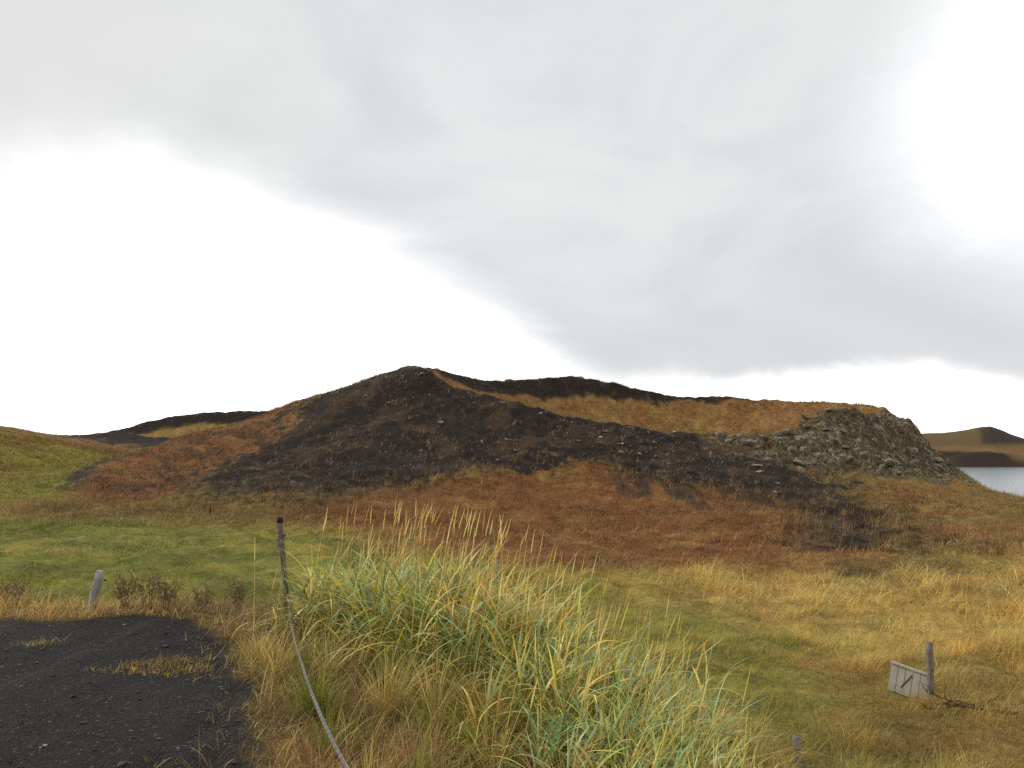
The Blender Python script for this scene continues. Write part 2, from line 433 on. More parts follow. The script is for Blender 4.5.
def mat_land():
    m, nt, out = material('land_cover')
    pos = nt.n('ShaderNodeNewGeometry').outputs['Position']
    a = nt.n('ShaderNodeAttribute', attribute_name='Col').outputs['Color']
    bare = nt.n('ShaderNodeAttribute', attribute_name='bare').outputs['Fac']
    f1 = nt.noise(pos, 1.1, 6, 0.65); f2 = nt.noise(pos, 7.0, 5, 0.7)
    v = nt.math('ADD', nt.math('MULTIPLY', f1, 1.1), nt.math('MULTIPLY', f2, 1.1))
    k = nt.math('MAXIMUM', nt.math('MULTIPLY_ADD', v, 1.25, -0.40), 0.2)      # about 1 on average
    comb = nt.n('ShaderNodeCombineColor'); [nt.link(k, comb.inputs[i]) for i in range(3)]
    c = nt.mix(1.0, a, comb.outputs[0], 'MULTIPLY')
    # lichened cinders on bare ground
    sp = nt.smooth(nt.noise(pos, 3.5, 3, 0.6), 0.64, 0.74)
    c = nt.mix(nt.math('MULTIPLY', nt.math('MULTIPLY', sp, bare), 0.30), c, (0.19, 0.16, 0.12))
    h = nt.math('ADD', nt.math('MULTIPLY', f1, 0.6), nt.math('MULTIPLY', f2, 0.3))
    principled(nt, out, c, 0.95, 0.1, nt.bump(h, 0.8, 0.35))
    return m

def mat_gravel():
    m, nt, out = material('dark_lava_gravel')
    pos = nt.n('ShaderNodeNewGeometry').outputs['Position']
    a = nt.n('ShaderNodeAttribute', attribute_name='Col').outputs['Color']
    d = nt.voronoi(pos, 70.0); vc = nt.voronoi(pos, 70.0, out=1)
    sep = nt.n('ShaderNodeSeparateColor'); nt.link(vc, sep.inputs[0])
    big = nt.noise(pos, 1.3, 5, 0.6); mid = nt.noise(pos, 9.0, 4, 0.6)
    k = nt.math('ADD', nt.math('MULTIPLY', sep.outputs[0], 0.7), nt.math('ADD', nt.math('MULTIPLY', big, 0.75), nt.math('MULTIPLY', mid, 0.6)))
    k = nt.math('MULTIPLY_ADD', k, 1.15, -0.22)
    comb = nt.n('ShaderNodeCombineColor'); [nt.link(k, comb.inputs[i]) for i in range(3)]
    c = nt.mix(1.0, a, comb.outputs[0], 'MULTIPLY')
    pale = nt.math('MULTIPLY', nt.smooth(sep.outputs[1], 0.975, 0.985), 0.6)
    c = nt.mix(pale, c, (0.20, 0.18, 0.16))
    c = nt.mix(nt.smooth(nt.noise(pos, 0.7, 4, 0.6), 0.52, 0.72, 0.0, 0.35), c, (0.040, 0.032, 0.025))
    h = nt.math('SUBTRACT', nt.math('MULTIPLY', mid, 0.8), d)
    # wheel tracks pressed into the gravel and damp, finer patches between them
    mp = nt.n('ShaderNodeMapping'); nt.link(pos, mp.inputs[0]); mp.inputs['Rotation'].default_value = (0, 0, R(24)); mp.inputs['Scale'].default_value = (1.5, 0.16, 1)
    tr = nt.noise(mp.outputs[0], 2.0, 4, 0.6, 0.4)
    c = nt.mix(nt.smooth(tr, 0.50, 0.66, 0.0, 0.55), c, (0.016, 0.014, 0.012))
    c = nt.mix(nt.smooth(tr, 0.46, 0.34, 0.0, 0.40), c, (0.052, 0.046, 0.040))
    h = nt.math('ADD', h, nt.math('MULTIPLY', tr, 1.5))
    principled(nt, out, c, 0.9, 0.15, nt.bump(h, 1.0, 0.022))
    return m

def mat_grass(name='grass_blade', trans=0.32, gloss=0.22, rough=0.5):
    m, nt, out = material(name)
    a = nt.n('ShaderNodeAttribute', attribute_name='Col').outputs['Color']
    b = nt.n('ShaderNodeBsdfPrincipled'); nt.link(a, b.inputs['Base Color'])
    b.inputs['Roughness'].default_value = rough; b.inputs['Specular IOR Level'].default_value = gloss
    t = nt.n('ShaderNodeBsdfTranslucent'); nt.link(a, t.inputs[0])
    mx = nt.n('ShaderNodeMixShader'); mx.inputs[0].default_value = trans
    nt.link(b.outputs[0], mx.inputs[1]); nt.link(t.outputs[0], mx.inputs[2]); nt.link(mx.outputs[0], out.inputs[0])
    return m

def mat_rock():
    m, nt, out = material('lichened_lava')
    tc = nt.n('ShaderNodeTexCoord').outputs['Object']
    oi = nt.n('ShaderNodeObjectInfo').outputs['Random']
    n1 = nt.noise(tc, 2.2, 6, 0.65); n2 = nt.noise(tc, 9.0, 5, 0.7)
    c = nt.ramp(n1, [(0.30, (0.04, 0.032, 0.023)), (0.48, (0.12, 0.097, 0.064)), (0.66, (0.22, 0.185, 0.125))])
    li = nt.smooth(nt.math('ADD', n2, nt.math('MULTIPLY', oi, 0.12)), 0.53, 0.66)
    c = nt.mix(nt.math('MULTIPLY', li, 0.65), c, (0.36, 0.315, 0.22))
    h = nt.math('ADD', n1, nt.math('MULTIPLY', n2, 0.5))
    principled(nt, out, c, 0.95, 0.15, nt.bump(h, 0.9, 0.12))
    return m

def mat_outcrop():
    m, nt, out = material('broken_lava')
    pos = nt.n('ShaderNodeNewGeometry').outputs['Position']
    a = nt.n('ShaderNodeAttribute', attribute_name='Col').outputs['Color']
    n1 = nt.noise(pos, 1.5, 6, 0.75); n2 = nt.noise(pos, 2.2, 7, 0.75); n3 = nt.noise(pos, 0.35, 4, 0.6)
    c = nt.ramp(n2, [(0.38, (0.022, 0.017, 0.012)), (0.49, (0.12, 0.093, 0.056)), (0.62, (0.26, 0.21, 0.13))])
    c = nt.mix(nt.math('MULTIPLY', nt.smooth(n1, 0.515, 0.585), 0.8), c, (0.42, 0.36, 0.25))
    c = nt.mix(nt.math('MULTIPLY', nt.smooth(n3, 0.46, 0.6), 0.75), c, a)
    principled(nt, out, c, 0.95, 0.1, nt.bump(nt.math('ADD', n1, n2), 1.0, 0.5))
    return m

def mat_pale_rock():
    m, nt, out = material('pale_lichened_stone')
    tc = nt.n('ShaderNodeTexCoord').outputs['Object']
    oi = nt.n('ShaderNodeObjectInfo').outputs['Random']
    n1 = nt.noise(tc, 3.0, 5, 0.65)
    lo = nt.mix(oi, (0.10, 0.08, 0.06), (0.22, 0.19, 0.15)); hi = nt.mix(oi, (0.24, 0.20, 0.15), (0.55, 0.50, 0.42))
    c = nt.mix(nt.smooth(n1, 0.38, 0.62), lo, hi)
    principled(nt, out, c, 0.95, 0.15, nt.bump(n1, 0.7, 0.1))
    return m

def mat_wood(name, dark, pale, scale=14.0, axis=2):
    m, nt, out = material(name)
    tc = nt.n('ShaderNodeTexCoord').outputs['Object']
    mp = nt.n('ShaderNodeMapping'); nt.link(tc, mp.inputs[0])
    s = [6.0, 6.0, 6.0]; s[axis] = 0.35; mp.inputs['Scale'].default_value = s
    g = nt.noise(mp.outputs[0], scale, 6, 0.7, 0.6); st = nt.noise(tc, 6.0, 5, 0.6)
    f = nt.math('ADD', nt.math('MULTIPLY', g, 0.75), nt.math('MULTIPLY', st, 0.45))
    c = nt.ramp(f, [(0.36, dark), (0.74, pale)])
    c = nt.mix(nt.math('MULTIPLY', nt.smooth(nt.noise(tc, 11.0, 4, 0.6), 0.58, 0.7), 0.45), c, (0.30, 0.28, 0.20))
    crack = nt.smooth(g, 0.36, 0.30)
    c = nt.mix(nt.math('MULTIPLY', crack, 0.7), c, tuple(v * 0.35 for v in dark))
    principled(nt, out, c, 0.9, 0.2, nt.bump(g, 0.7, 0.01))
    return m

def mat_plain(name, col, rough=0.7, spec=0.3, metal=0.0, var=0.35):
    m, nt, out = material(name)
    tc = nt.n('ShaderNodeTexCoord').outputs['Object']
    n = nt.noise(tc, 30.0, 5, 0.65)
    c = nt.mix(n, tuple(v * (1 - var) for v in col), tuple(min(1, v * (1 + var)) for v in col))
    b = principled(nt, out, c, rough, spec, nt.bump(n, 0.4, 0.004)); b.inputs['Metallic'].default_value = metal
    return m

def mat_rope():
    m, nt, out = material('grey_twisted_rope')
    uv = nt.n('ShaderNodeAttribute', attribute_name='along').outputs['Vector']
    w = nt.n('ShaderNodeTexWave', wave_type='BANDS', bands_direction='DIAGONAL'); nt.link(uv, w.inputs['Vector'])
    w.inputs['Scale'].default_value = 1.0; w.inputs['Distortion'].default_value = 0.6
    tc = nt.n('ShaderNodeTexCoord').outputs['Object']; n = nt.noise(tc, 40, 4, 0.6)
    c = nt.mix(w.outputs[1], (0.13, 0.12, 0.115), (0.26, 0.25, 0.245)); c = nt.mix(nt.math('MULTIPLY', n, 0.5), c, (0.22, 0.20, 0.18))
    principled(nt, out, c, 0.9, 0.1, nt.bump(w.outputs[1], 0.8, 0.004))
    return m

def mat_lake():
    m, nt, out = material('lake_water')
    pos = nt.n('ShaderNodeNewGeometry').outputs['Position']
    mp = nt.n('ShaderNodeMapping'); mp.inputs['Scale'].default_value = (0.5, 1.6, 1); nt.link(pos, mp.inputs[0])
    n1 = nt.noise(mp.outputs[0], 0.9, 4, 0.6); n2 = nt.noise(mp.outputs[0], 0.06, 3, 0.5)
    h = nt.math('ADD', nt.math('MULTIPLY', n1, 0.6), n2)
    b = principled(nt, out, (0.10, 0.14, 0.16), 0.22, 0.5, nt.bump(h, 0.12, 0.3))
    b.inputs['IOR'].default_value = 1.33
    return m

M_LAND, M_GRAVEL, M_GRASS = mat_land(), mat_gravel(), mat_grass()
M_LYME = mat_grass('lyme_grass_blade', 0.24, 0.55, 0.38)
M_ROCK, M_PALE = mat_rock(), mat_pale_rock()

# ---------------------------------------------------------------- the land: one polar sheet of ground, hills cut from it by face
def ring_radii():
    r = [0.35]
    while r[-1] < 12: r.append(r[-1] * 1.016)
    while r[-1] < 55: r.append(r[-1] * 1.010)
    while r[-1] < 62: r.append(r[-1] + 0.45)
    while r[-1] < 122: r.append(r[-1] + 0.33)
    while r[-1] < 185: r.append(r[-1] + 0.8)
    while r[-1] < 1800: r.append(r[-1] * 1.07)
    return np.array(r)
az = np.concatenate([np.arange(-180, -70, 4.0), np.arange(-70, -42, 1.0), np.arange(-42, 42, 0.12), np.arange(42, 70, 1.0), np.arange(70, 180, 4.0)])
rr = ring_radii()
AZ, RR = np.meshgrid(np.radians(az), rr, indexing='ij')
X = (RR * np.sin(AZ)).ravel(); Y = (RR * np.cos(AZ)).ravel()
Z = land(X, Y)
CO, GR, BA, RK, GV = zones(X, Y)
NA, NR = len(az), len(rr)
idx = np.arange(NA * NR).reshape(NA, NR)
nx = np.roll(idx, -1, axis=0)
quads = np.stack([idx[:, :-1], idx[:, 1:], nx[:, 1:], nx[:, :-1]], -1).reshape(-1, 4)[:, ::-1]
centre = len(X)
X = np.append(X, 0.0); Y = np.append(Y, 0.0); Z = np.append(Z, land(np.array([0.0]), np.array([0.0])))
CO = np.vstack([CO, CO[0]]); BA = np.append(BA, 1.0)
P3 = np.stack([X, Y, Z], -1)
# smooth normals over the whole sheet so the cut lines do not show
fn = np.cross(P3[quads[:, 1]] - P3[quads[:, 0]], P3[quads[:, 2]] - P3[quads[:, 0]])
VN = np.zeros_like(P3)
for k in range(4):
    for ax in range(3):
        VN[:, ax] += np.bincount(quads[:, k], fn[:, ax], len(P3))
VN[centre] = (0, 0, 1)
VN /= np.linalg.norm(VN, axis=1)[:, None] + 1e-12
if VN[:, 2].mean() < 0: VN = -VN; quads = quads[:, ::-1]
fx, fy = X[quads].mean(1), Y[quads].mean(1)
_r, _t, _s = MAIN.polar(fx, fy); tm = _s / MAIN.tab(MAIN.L, _t)
_rb, _tb, _sb = BACK.polar(fx, fy); tb = _sb / BACK.tab(BACK.L, _tb)
gh = np.exp(-((fx + 88) / 34) ** 2 - ((fy - 112) / 36) ** 2)
part_id = np.zeros(len(quads), int)
part_id[gh > 0.14] = 3
part_id[(tb < 0.8) & ((fx > -80) | (tb < 0.3))] = 2
part_id[tm < 0.80] = 1
part_id[poly_sd(fx, fy, OUTCROP) < 0.2] = 4
gvf = np.append(GV, 1.0)[quads].mean(1)
part_id[(gvf > 0.5) & (np.hypot(fx, fy) > 0.6) & (poly_sd(fx, fy, PLATEAU) < 0.3)] = 5

def land_piece(name, ids, mat, tri=None):
    q = quads[ids]
    used, inv = np.unique(q, return_inverse=True)
    inv = inv.reshape(-1)
    loops, sizes = inv, np.full(len(q), 4)
    if tri is not None and len(tri):
        loc = {v: i for i, v in enumerate(used)}
        used = np.append(used, centre)
        tl = np.array([[loc[a], loc[b], len(used) - 1] for a, b in tri]).ravel()
        loops = np.concatenate([loops, tl]); sizes = np.concatenate([sizes, np.full(len(tri), 3)])
    me = mesh_np(name, P3[used], loops, sizes, CO[used])
    a = me.attributes.new('bare', 'FLOAT', 'POINT'); a.data.foreach_set('value', BA[used].astype(np.float32))
    me.normals_split_custom_set_from_vertices(VN[used])
    return link(name, me, mat)

gtri = [(idx[i, 0], idx[(i + 1) % NA, 0]) for i in range(NA)]
tag(land_piece('ground', part_id == 0, M_LAND, gtri), 'grassy meadow ground with tussocks sloping to the lake', kind='structure')
tag(land_piece('hill', part_id == 1, M_LAND), 'big dark pseudocrater hill with rust coloured grass in its crater', kind='structure')
tag(land_piece('hill', part_id == 2, M_LAND), 'small dark rimmed crater hill behind the big one', kind='structure')
tag(land_piece('hill', part_id == 3, M_LAND), 'low green hill at the edge of the valley', kind='structure')
tag(land_piece('rock_outcrop', part_id == 4, mat_outcrop()), 'broken grey lava outcrop on the shoulder of the crater hill', 'rock outcrop')
tag(land_piece('gravel', part_id == 5, M_GRAVEL), 'dark lava gravel parking ground', kind='structure')

# lake and the far shore
bm = bmesh.new()
lk = [(18, 72), (60, 40), (400, 20), (1800, -200), (1800, 1800), (-300, 1800), (-60, 330), (20, 210)]
LAKE_Z = -4.4
bm.faces.new([bm.verts.new((x, y, LAKE_Z)) for x, y in lk])
tag(link('lake', bm_mesh('lake', bm), mat_lake()), 'pale grey lake beyond the hill', kind='structure')

def far_hill():
    xs = np.linspace(150, 480, 260); ys = np.linspace(398, 520, 90)
    XX, YY = np.meshgrid(xs, ys, indexing='ij')
    pu = np.array([820, 880, 900, 925, 950, 965, 978, 990, 1000, 1012, 1024, 1050, 1100, 1200, 1300])
    pv = np.array([462, 440, 435, 433, 431, 429, 427, 426, 429, 434, 438, 443, 448, 455, 466])
    crest_y = 455.0
    xc = (pu - 512) / FPX * crest_y
    hz = np.array([rim_height(0, crest_y, v) for v in pv])
    hc = np.interp(XX * crest_y / YY, xc, hz)
    prof = np.where(YY < crest_y, sstep(402, crest_y, YY) ** 0.8, 1 - 0.8 * sstep(crest_y, 520, YY))
    z = LAKE_Z - 0.3 + (hc - LAKE_Z) * prof
    # nearer dark mound on its shore
    fu = np.array([900, 935, 960, 985, 1010, 1030, 1060, 1100, 1300]); fv = np.array([470, 461, 453, 449, 452, 455, 457, 460, 465])
    yc = 418.0; fz = np.interp(XX * yc / YY, (fu - 512) / FPX * yc, [rim_height(0, yc, v) for v in fv])
    z = np.maximum(z, LAKE_Z - 0.3 + (fz - LAKE_Z) * np.clip(1 - ((YY - yc) / 17.0) ** 2, 0, 1))
    z += 0.5 * fbm(XX * 0.05, YY * 0.05, 301, 4) * sstep(400, 410, YY)
    n = fbm(XX * 0.03, YY * 0.03, 302, 4)
    u, v, d = project(XX, YY, z)
    col = np.empty(XX.shape + (3,)); col[:] = srgb(98, 82, 54)
    def over(c, a):
        nonlocal col
        col = col * (1 - a[..., None]) + c * a[..., None]
    hgt = z - LAKE_Z
    over(srgb(118, 92, 60), sstep(11.5, 9.5, hgt + 1.0 * n) * sstep(3, 5, hgt))
    over(srgb(54, 44, 40), sstep(8.0, 6.5, hgt + 2.0 * n) * sstep(262, 250, XX + 10 * n))
    over(srgb(60, 48, 42), sstep(4.0, 2.5, hgt + n) * 0.9)
    over(srgb(62, 54, 46), sstep(263, 268, XX * crest_y / YY + 3 * n) * sstep(11, 13, hgt + n))
    over(srgb(84, 74, 48), sstep(0.15, 0.5, n) * 0.5)
    i = np.arange(XX.size).reshape(XX.shape)
    q = np.stack([i[:-1, :-1], i[1:, :-1], i[1:, 1:], i[:-1, 1:]], -1).reshape(-1, 4)
    me = mesh_np('hill', np.stack([XX, YY, z], -1).reshape(-1, 3), q.ravel(), np.full(len(q), 4), col.reshape(-1, 3))
    a = me.attributes.new('bare', 'FLOAT', 'POINT')
    tag(link('hill', me, M_LAND), 'far brown hill on the opposite shore of the lake', kind='structure')
far_hill()
# ---------------------------------------------------------------- grass
class Blades:
    def __init__(self): self.co, self.lo, self.sz, self.cl, self.n = [], [], [], [], 0
    def add(self, root, length, width, azim, lean, curve, nseg, cb, ct, twist=None, tipw=0.0):
        N = len(root); k = np.arange(nseg + 1) / nseg
        phi = lean[:, None] + curve[:, None] * k[None, :] ** 1.2
        seg = (length / nseg)[:, None]
        r = np.concatenate([np.zeros((N, 1)), np.cumsum(seg * np.sin(phi[:, 1:]), 1)], 1)
        h = np.concatenate([np.zeros((N, 1)), np.cumsum(seg * np.cos(phi[:, 1:]), 1)], 1)
        dx, dy = np.sin(azim)[:, None], np.cos(azim)[:, None]
        cx = root[:, 0:1] + r * dx; cy = root[:, 1:2] + r * dy; cz = root[:, 2:3] + h
        tw = azim + math.pi / 2 + (twist if twist is not None else 0)
        sx, sy = np.sin(tw)[:, None], np.cos(tw)[:, None]
        w = 0.5 * width[:, None] * (1 - k[None, :] ** 2.2) * (0.65 + 0.35 * np.minimum(1, k[None, :] * 4))
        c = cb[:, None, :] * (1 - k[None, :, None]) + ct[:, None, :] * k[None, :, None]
        L = np.stack([cx - sx * w, cy - sy * w, cz], -1)[:, :nseg]; Rr = np.stack([cx + sx * w, cy + sy * w, cz], -1)[:, :nseg]
        T = np.stack([cx, cy, cz], -1)[:, nseg:]
        V = np.concatenate([np.stack([L, Rr], 2).reshape(N, 2 * nseg, 3), T], 1)
        C = np.concatenate([np.repeat(c[:, :nseg], 2, axis=1), c[:, nseg:]], 1)
        m = 2 * nseg + 1
        f = []
        for s in range(nseg - 1): f += [2 * s, 2 * s + 1, 2 * s + 3, 2 * s + 2]
        f += [2 * nseg - 2, 2 * nseg - 1, 2 * nseg]
        base = self.n + np.arange(N)[:, None] * m
        self.co.append(V.reshape(-1, 3)); self.cl.append(C.reshape(-1, 3))
        self.lo.append((base + np.array(f)[None, :]).ravel()); self.sz.append(np.tile([4] * (nseg - 1) + [3], N))
        self.n += N * m
        return T[:, 0], phi[:, -1]
    def build(self, name, mat, label, cat=None):
        me = mesh_np(name, np.concatenate(self.co), np.concatenate(self.lo), np.concatenate(self.sz), np.clip(np.concatenate(self.cl), 0.003, 0.95), smooth=True)
        o = link(name, me, mat); tag(o, label, cat, kind='stuff')
        return o

U = RNG.uniform
def NRM(n, s=1.0): return RNG.normal(0, s, n)
def pick(cols, p, n):
    c = np.array(cols); i = RNG.choice(len(c), n, p=np.array(p) / sum(p)); return c[i]
WIND = R(75)      # blades lean to the right

def tufts(B, x, y, count, hfun, wfun, nseg, spread, lean=(0.1, 0.7), curve=(0.2, 1.1), tint=None, windy=0.5, gain=1.35, zf=land):
    """tufts of blades at plan points, coloured by the land cover they grow from"""
    col, gr, ba, rk, gv = zones(x, y)
    n = len(x)
    tj = np.exp(NRM(n, 0.20))[:, None] * np.stack([np.ones(n), np.exp(NRM(n, 0.05)), np.exp(NRM(n, 0.12))], -1)
    col = col * tj
    if tint is not None: col = tint(x, y, col)
    i = np.repeat(np.arange(n), count); N = len(i)
    sp = spread[i] if hasattr(spread, '__len__') else spread
    px = x[i] + NRM(N) * sp; py = y[i] + NRM(N) * sp
    hl = hfun(x, y)[i] * np.exp(NRM(N, 0.28)); wd = wfun(np.hypot(px, py))
    a = np.where(U(0, 1, N) < windy, WIND + NRM(N, 0.7), U(0, 2 * math.pi, N))
    c = col[i] * gain * np.exp(NRM(N, 0.22))[:, None]
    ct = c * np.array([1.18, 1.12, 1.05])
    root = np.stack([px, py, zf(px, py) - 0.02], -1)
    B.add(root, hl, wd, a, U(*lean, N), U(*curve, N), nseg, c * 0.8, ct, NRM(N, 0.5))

def sector(n, d0, d1, power, az=41):
    """points in the view sector, thinning with distance"""
    u = U(0, 1, n); e = power
    d = (d0 ** e + u * (d1 ** e - d0 ** e)) ** (1 / e)
    a = np.radians(U(-az, az, n))
    return d * np.sin(a), d * np.cos(a)

# meadow between the mound and the foot of the hills
B = Blades()
x, y = sector(60000, 5.0, 52, 0.95)
k = (poly_sd(x, y, PLATEAU) > 0.15)
x, y = x[k], y[k]
zc, g_, b_, r_, gv_ = zones(x, y)
k = U(0, 1, len(x)) < g_ * (1 - b_); x, y = x[k], y[k]
strawy = sstep(2.0, -2.0, poly_sd(x, y, STRAW_RIGHT))
def mh(x, y):
    st = sstep(2.0, -2.0, poly_sd(x, y, STRAW_RIGHT)); gl = sstep(1.5, -1.5, poly_sd(x, y, GREEN_LEFT))
    d1, d2, v = worley(x * 0.95 + 0.4 * fbm(x, y, 404, 2), y * 0.95, 405)
    b = (0.10 + 0.34 * v * sstep(0.75, 0.1, d1)) * (1 + 0.6 * np.clip(fbm(x * 0.25, y * 0.25, 401, 3), -0.7, 1))
    return np.clip(b * (1 + 0.9 * st) * (1 - 0.5 * gl), 0.04, 0.7)
def mw(d): return np.clip(d / 15, 0.55, 3.0) * 0.0085
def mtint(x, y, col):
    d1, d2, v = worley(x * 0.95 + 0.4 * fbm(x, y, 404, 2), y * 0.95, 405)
    f = 0.5 + 1.0 * v * sstep(0.8, 0.1, d1) + 0.25 * sstep(2.0, -2.0, poly_sd(x, y, STRAW_RIGHT))  # tone varies by tussock; shade of the gaps is put into the blade colour
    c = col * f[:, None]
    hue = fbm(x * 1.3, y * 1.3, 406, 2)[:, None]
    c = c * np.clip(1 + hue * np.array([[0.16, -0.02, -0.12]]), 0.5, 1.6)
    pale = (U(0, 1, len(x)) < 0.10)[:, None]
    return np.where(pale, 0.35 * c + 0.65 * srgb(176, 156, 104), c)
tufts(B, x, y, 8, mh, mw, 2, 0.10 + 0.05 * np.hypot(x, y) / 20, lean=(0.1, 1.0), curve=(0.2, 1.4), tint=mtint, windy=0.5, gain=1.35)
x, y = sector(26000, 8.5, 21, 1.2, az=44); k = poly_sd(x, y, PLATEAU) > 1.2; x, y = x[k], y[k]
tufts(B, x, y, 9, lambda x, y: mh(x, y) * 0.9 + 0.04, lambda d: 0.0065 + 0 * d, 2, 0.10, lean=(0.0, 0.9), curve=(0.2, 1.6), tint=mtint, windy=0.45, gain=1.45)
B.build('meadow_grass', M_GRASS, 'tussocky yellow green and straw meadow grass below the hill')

# grass on the hills
B = Blades()
x, y = sector(120000, 44, 128, 1.5)
zc, g_, b_, r_, gv_ = zones(x, y)
k = (U(0, 1, len(x)) < g_ * (1 - 0.2 * b_)) & (height(x, y, False) > -4.1)
x, y = x[k], y[k]
def hh(x, y): return 0.34 + 0.20 * np.clip(fbm(x * 0.4, y * 0.4, 402, 3), -0.7, 1)
def hw(d): return 0.060 * d / 80
def htint(x, y, col):
    _, g, b, r, _ = zones(x, y)
    col = col * np.exp(NRM(len(x), 0.22))[:, None]
    pale = (b > 0.5) & (U(0, 1, len(x)) < 0.55)
    c = np.where(pale[:, None], srgb(146, 124, 92) * np.exp(NRM(len(x), 0.35))[:, None], col)
    straw = (b < 0.5) & (U(0, 1, len(x)) < 0.18)
    return np.where(straw[:, None], c * 0.45 + srgb(158, 128, 84) * 0.55, c)
tufts(B, x, y, 4, hh, hw, 1, 0.16, lean=(0.05, 0.8), curve=(0.1, 0.6), tint=htint, windy=0.4, gain=1.15)
# the back crater and the green hill, farther off
x, y = sector(26000, 118, 178, 1.6); k = x < -14; x, y = x[k], y[k]
zc, g_, b_, r_, gv_ = zones(x, y); k = U(0, 1, len(x)) < g_ * (1 - 0.8 * b_); x, y = x[k], y[k]
tufts(B, x, y, 3, hh, hw, 1, 0.25, tint=htint, windy=0.4, gain=1.15)
# larger scrubby tussocks where cinder gives way to grass
x = U(-20, 30, 16000); y = U(34, 76, 16000)
sdd = poly_sd(x, y, DARK_MAIN); k = (np.abs(sdd - 1.0 + 3.5 * fbm(x * 0.3, y * 0.3, 441, 3)) < 3.2) & (U(0, 1, len(x)) < 0.27); x, y = x[k], y[k]
def stint(x, y, col):
    q = U(0, 1, len(x))[:, None]
    return np.where(q < 0.36, srgb(62, 50, 38) * np.exp(NRM(len(x), 0.2))[:, None], np.where(q < 0.62, srgb(150, 116, 72) * np.exp(NRM(len(x), 0.2))[:, None], 0.5 * col + 0.5 * srgb(110, 76, 46)))
tufts(B, x, y, 8, lambda x, y: 0.42 + 0.22 * np.clip(fbm(x * 0.5, y * 0.5, 442, 2), -1, 1), lambda d: 0.055 + 0 * d, 1, 0.14, lean=(0.0, 0.5), curve=(0.0, 0.4), tint=stint, windy=0.4, gain=1.1)
B.build('hill_grass', M_GRASS, 'short rust and ochre grass covering the crater hills')

# dry fine grass on the mound in front
B = Blades()
def mound_pts(n, x0, x1, y0, y1, sdmin=-9, margin=0.0):
    x = U(x0, x1, n); y = U(y0, y1, n)
    n3 = fbm(x * 2.0, y * 2.0, 113, 3); n2 = fbm(x * 0.5, y * 0.5, 112, 4)
    k = (poly_sd(x + 0.10 * n3 + 0.14 * n2, y + 0.10 * n3 - 0.12 * n2, GRAVEL) > margin) & (poly_sd(x, y, PLATEAU) < 2.2)
    return x[k], y[k]
DRY = [srgb(134, 110, 64), srgb(114, 112, 54), srgb(106, 80, 54), srgb(168, 146, 94)]
def dry(B, x, y, hmul=1.0, pal=DRY, prob=None, w=0.0042, nseg=3):
    n = len(x); m = fbm(x * 1.1, y * 1.1, 411, 3)
    pr = np.stack([np.full(n, 1.0), np.clip(0.6 + 1.6 * m, 0.05, 3), np.clip(0.5 - 1.3 * m, 0.05, 3), np.full(n, 0.5)], -1) if prob is None else np.tile(prob, (n, 1))
    cs = np.cumsum(pr, 1); i = (U(0, 1, n)[:, None] * cs[:, -1:] > cs).sum(1)
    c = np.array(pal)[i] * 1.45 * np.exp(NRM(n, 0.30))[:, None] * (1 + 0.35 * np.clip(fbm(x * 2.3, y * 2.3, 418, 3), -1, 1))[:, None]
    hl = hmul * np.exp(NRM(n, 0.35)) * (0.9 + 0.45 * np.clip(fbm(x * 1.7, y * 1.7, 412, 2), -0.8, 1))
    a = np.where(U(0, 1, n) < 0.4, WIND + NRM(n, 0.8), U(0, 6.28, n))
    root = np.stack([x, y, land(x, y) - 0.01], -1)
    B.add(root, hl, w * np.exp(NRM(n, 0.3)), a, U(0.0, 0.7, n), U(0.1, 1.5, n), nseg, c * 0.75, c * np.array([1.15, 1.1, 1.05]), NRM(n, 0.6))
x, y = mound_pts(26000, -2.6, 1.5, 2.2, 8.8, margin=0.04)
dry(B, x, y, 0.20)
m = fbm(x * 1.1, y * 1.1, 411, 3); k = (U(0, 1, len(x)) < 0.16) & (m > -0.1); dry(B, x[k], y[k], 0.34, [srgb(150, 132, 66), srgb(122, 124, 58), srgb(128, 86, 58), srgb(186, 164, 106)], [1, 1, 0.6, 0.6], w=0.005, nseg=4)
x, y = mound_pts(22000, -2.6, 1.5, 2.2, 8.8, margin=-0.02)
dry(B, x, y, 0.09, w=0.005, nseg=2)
# olive and reddish tufts standing in it
for q in range(75):
    cx, cy = U(-2.0, 0.9), U(2.6, 6.4)
    if poly_sd(np.array([cx]), np.array([cy]), GRAVEL)[0] < 0.15: continue
    n = int(U(60, 150)); kind = RNG.choice(3, p=[0.5, 0.3, 0.2]); r_ = U(0.03, 0.07)
    ang = U(0, 6.28, n); rad = np.abs(NRM(n, r_)); px, py = cx + rad * np.sin(ang), cy + rad * np.cos(ang)
    c0 = [srgb(124, 128, 52), srgb(176, 152, 88), srgb(142, 106, 74)][kind]
    c = c0 * 1.4 * np.exp(NRM(n, 0.28))[:, None]
    B.add(np.stack([px, py, land(px, py) - 0.01], -1), U(0.2, 0.42, n) * U(0.8, 1.2), U(0.003, 0.0055, n), ang + NRM(n, 0.5), U(0.0, 0.45, n), np.abs(NRM(n, 0.7)) + 0.15, 5, c * 0.6, c * 1.1, NRM(n, 0.6))
# trampled sparse blades over the gravel edge
x, y = mound_pts(9000, -2.9, -0.3, 2.4, 8.3, margin=-0.28); k = U(0, 1, len(x)) < 0.35; dry(B, x[k], y[k], 0.12, w=0.004)
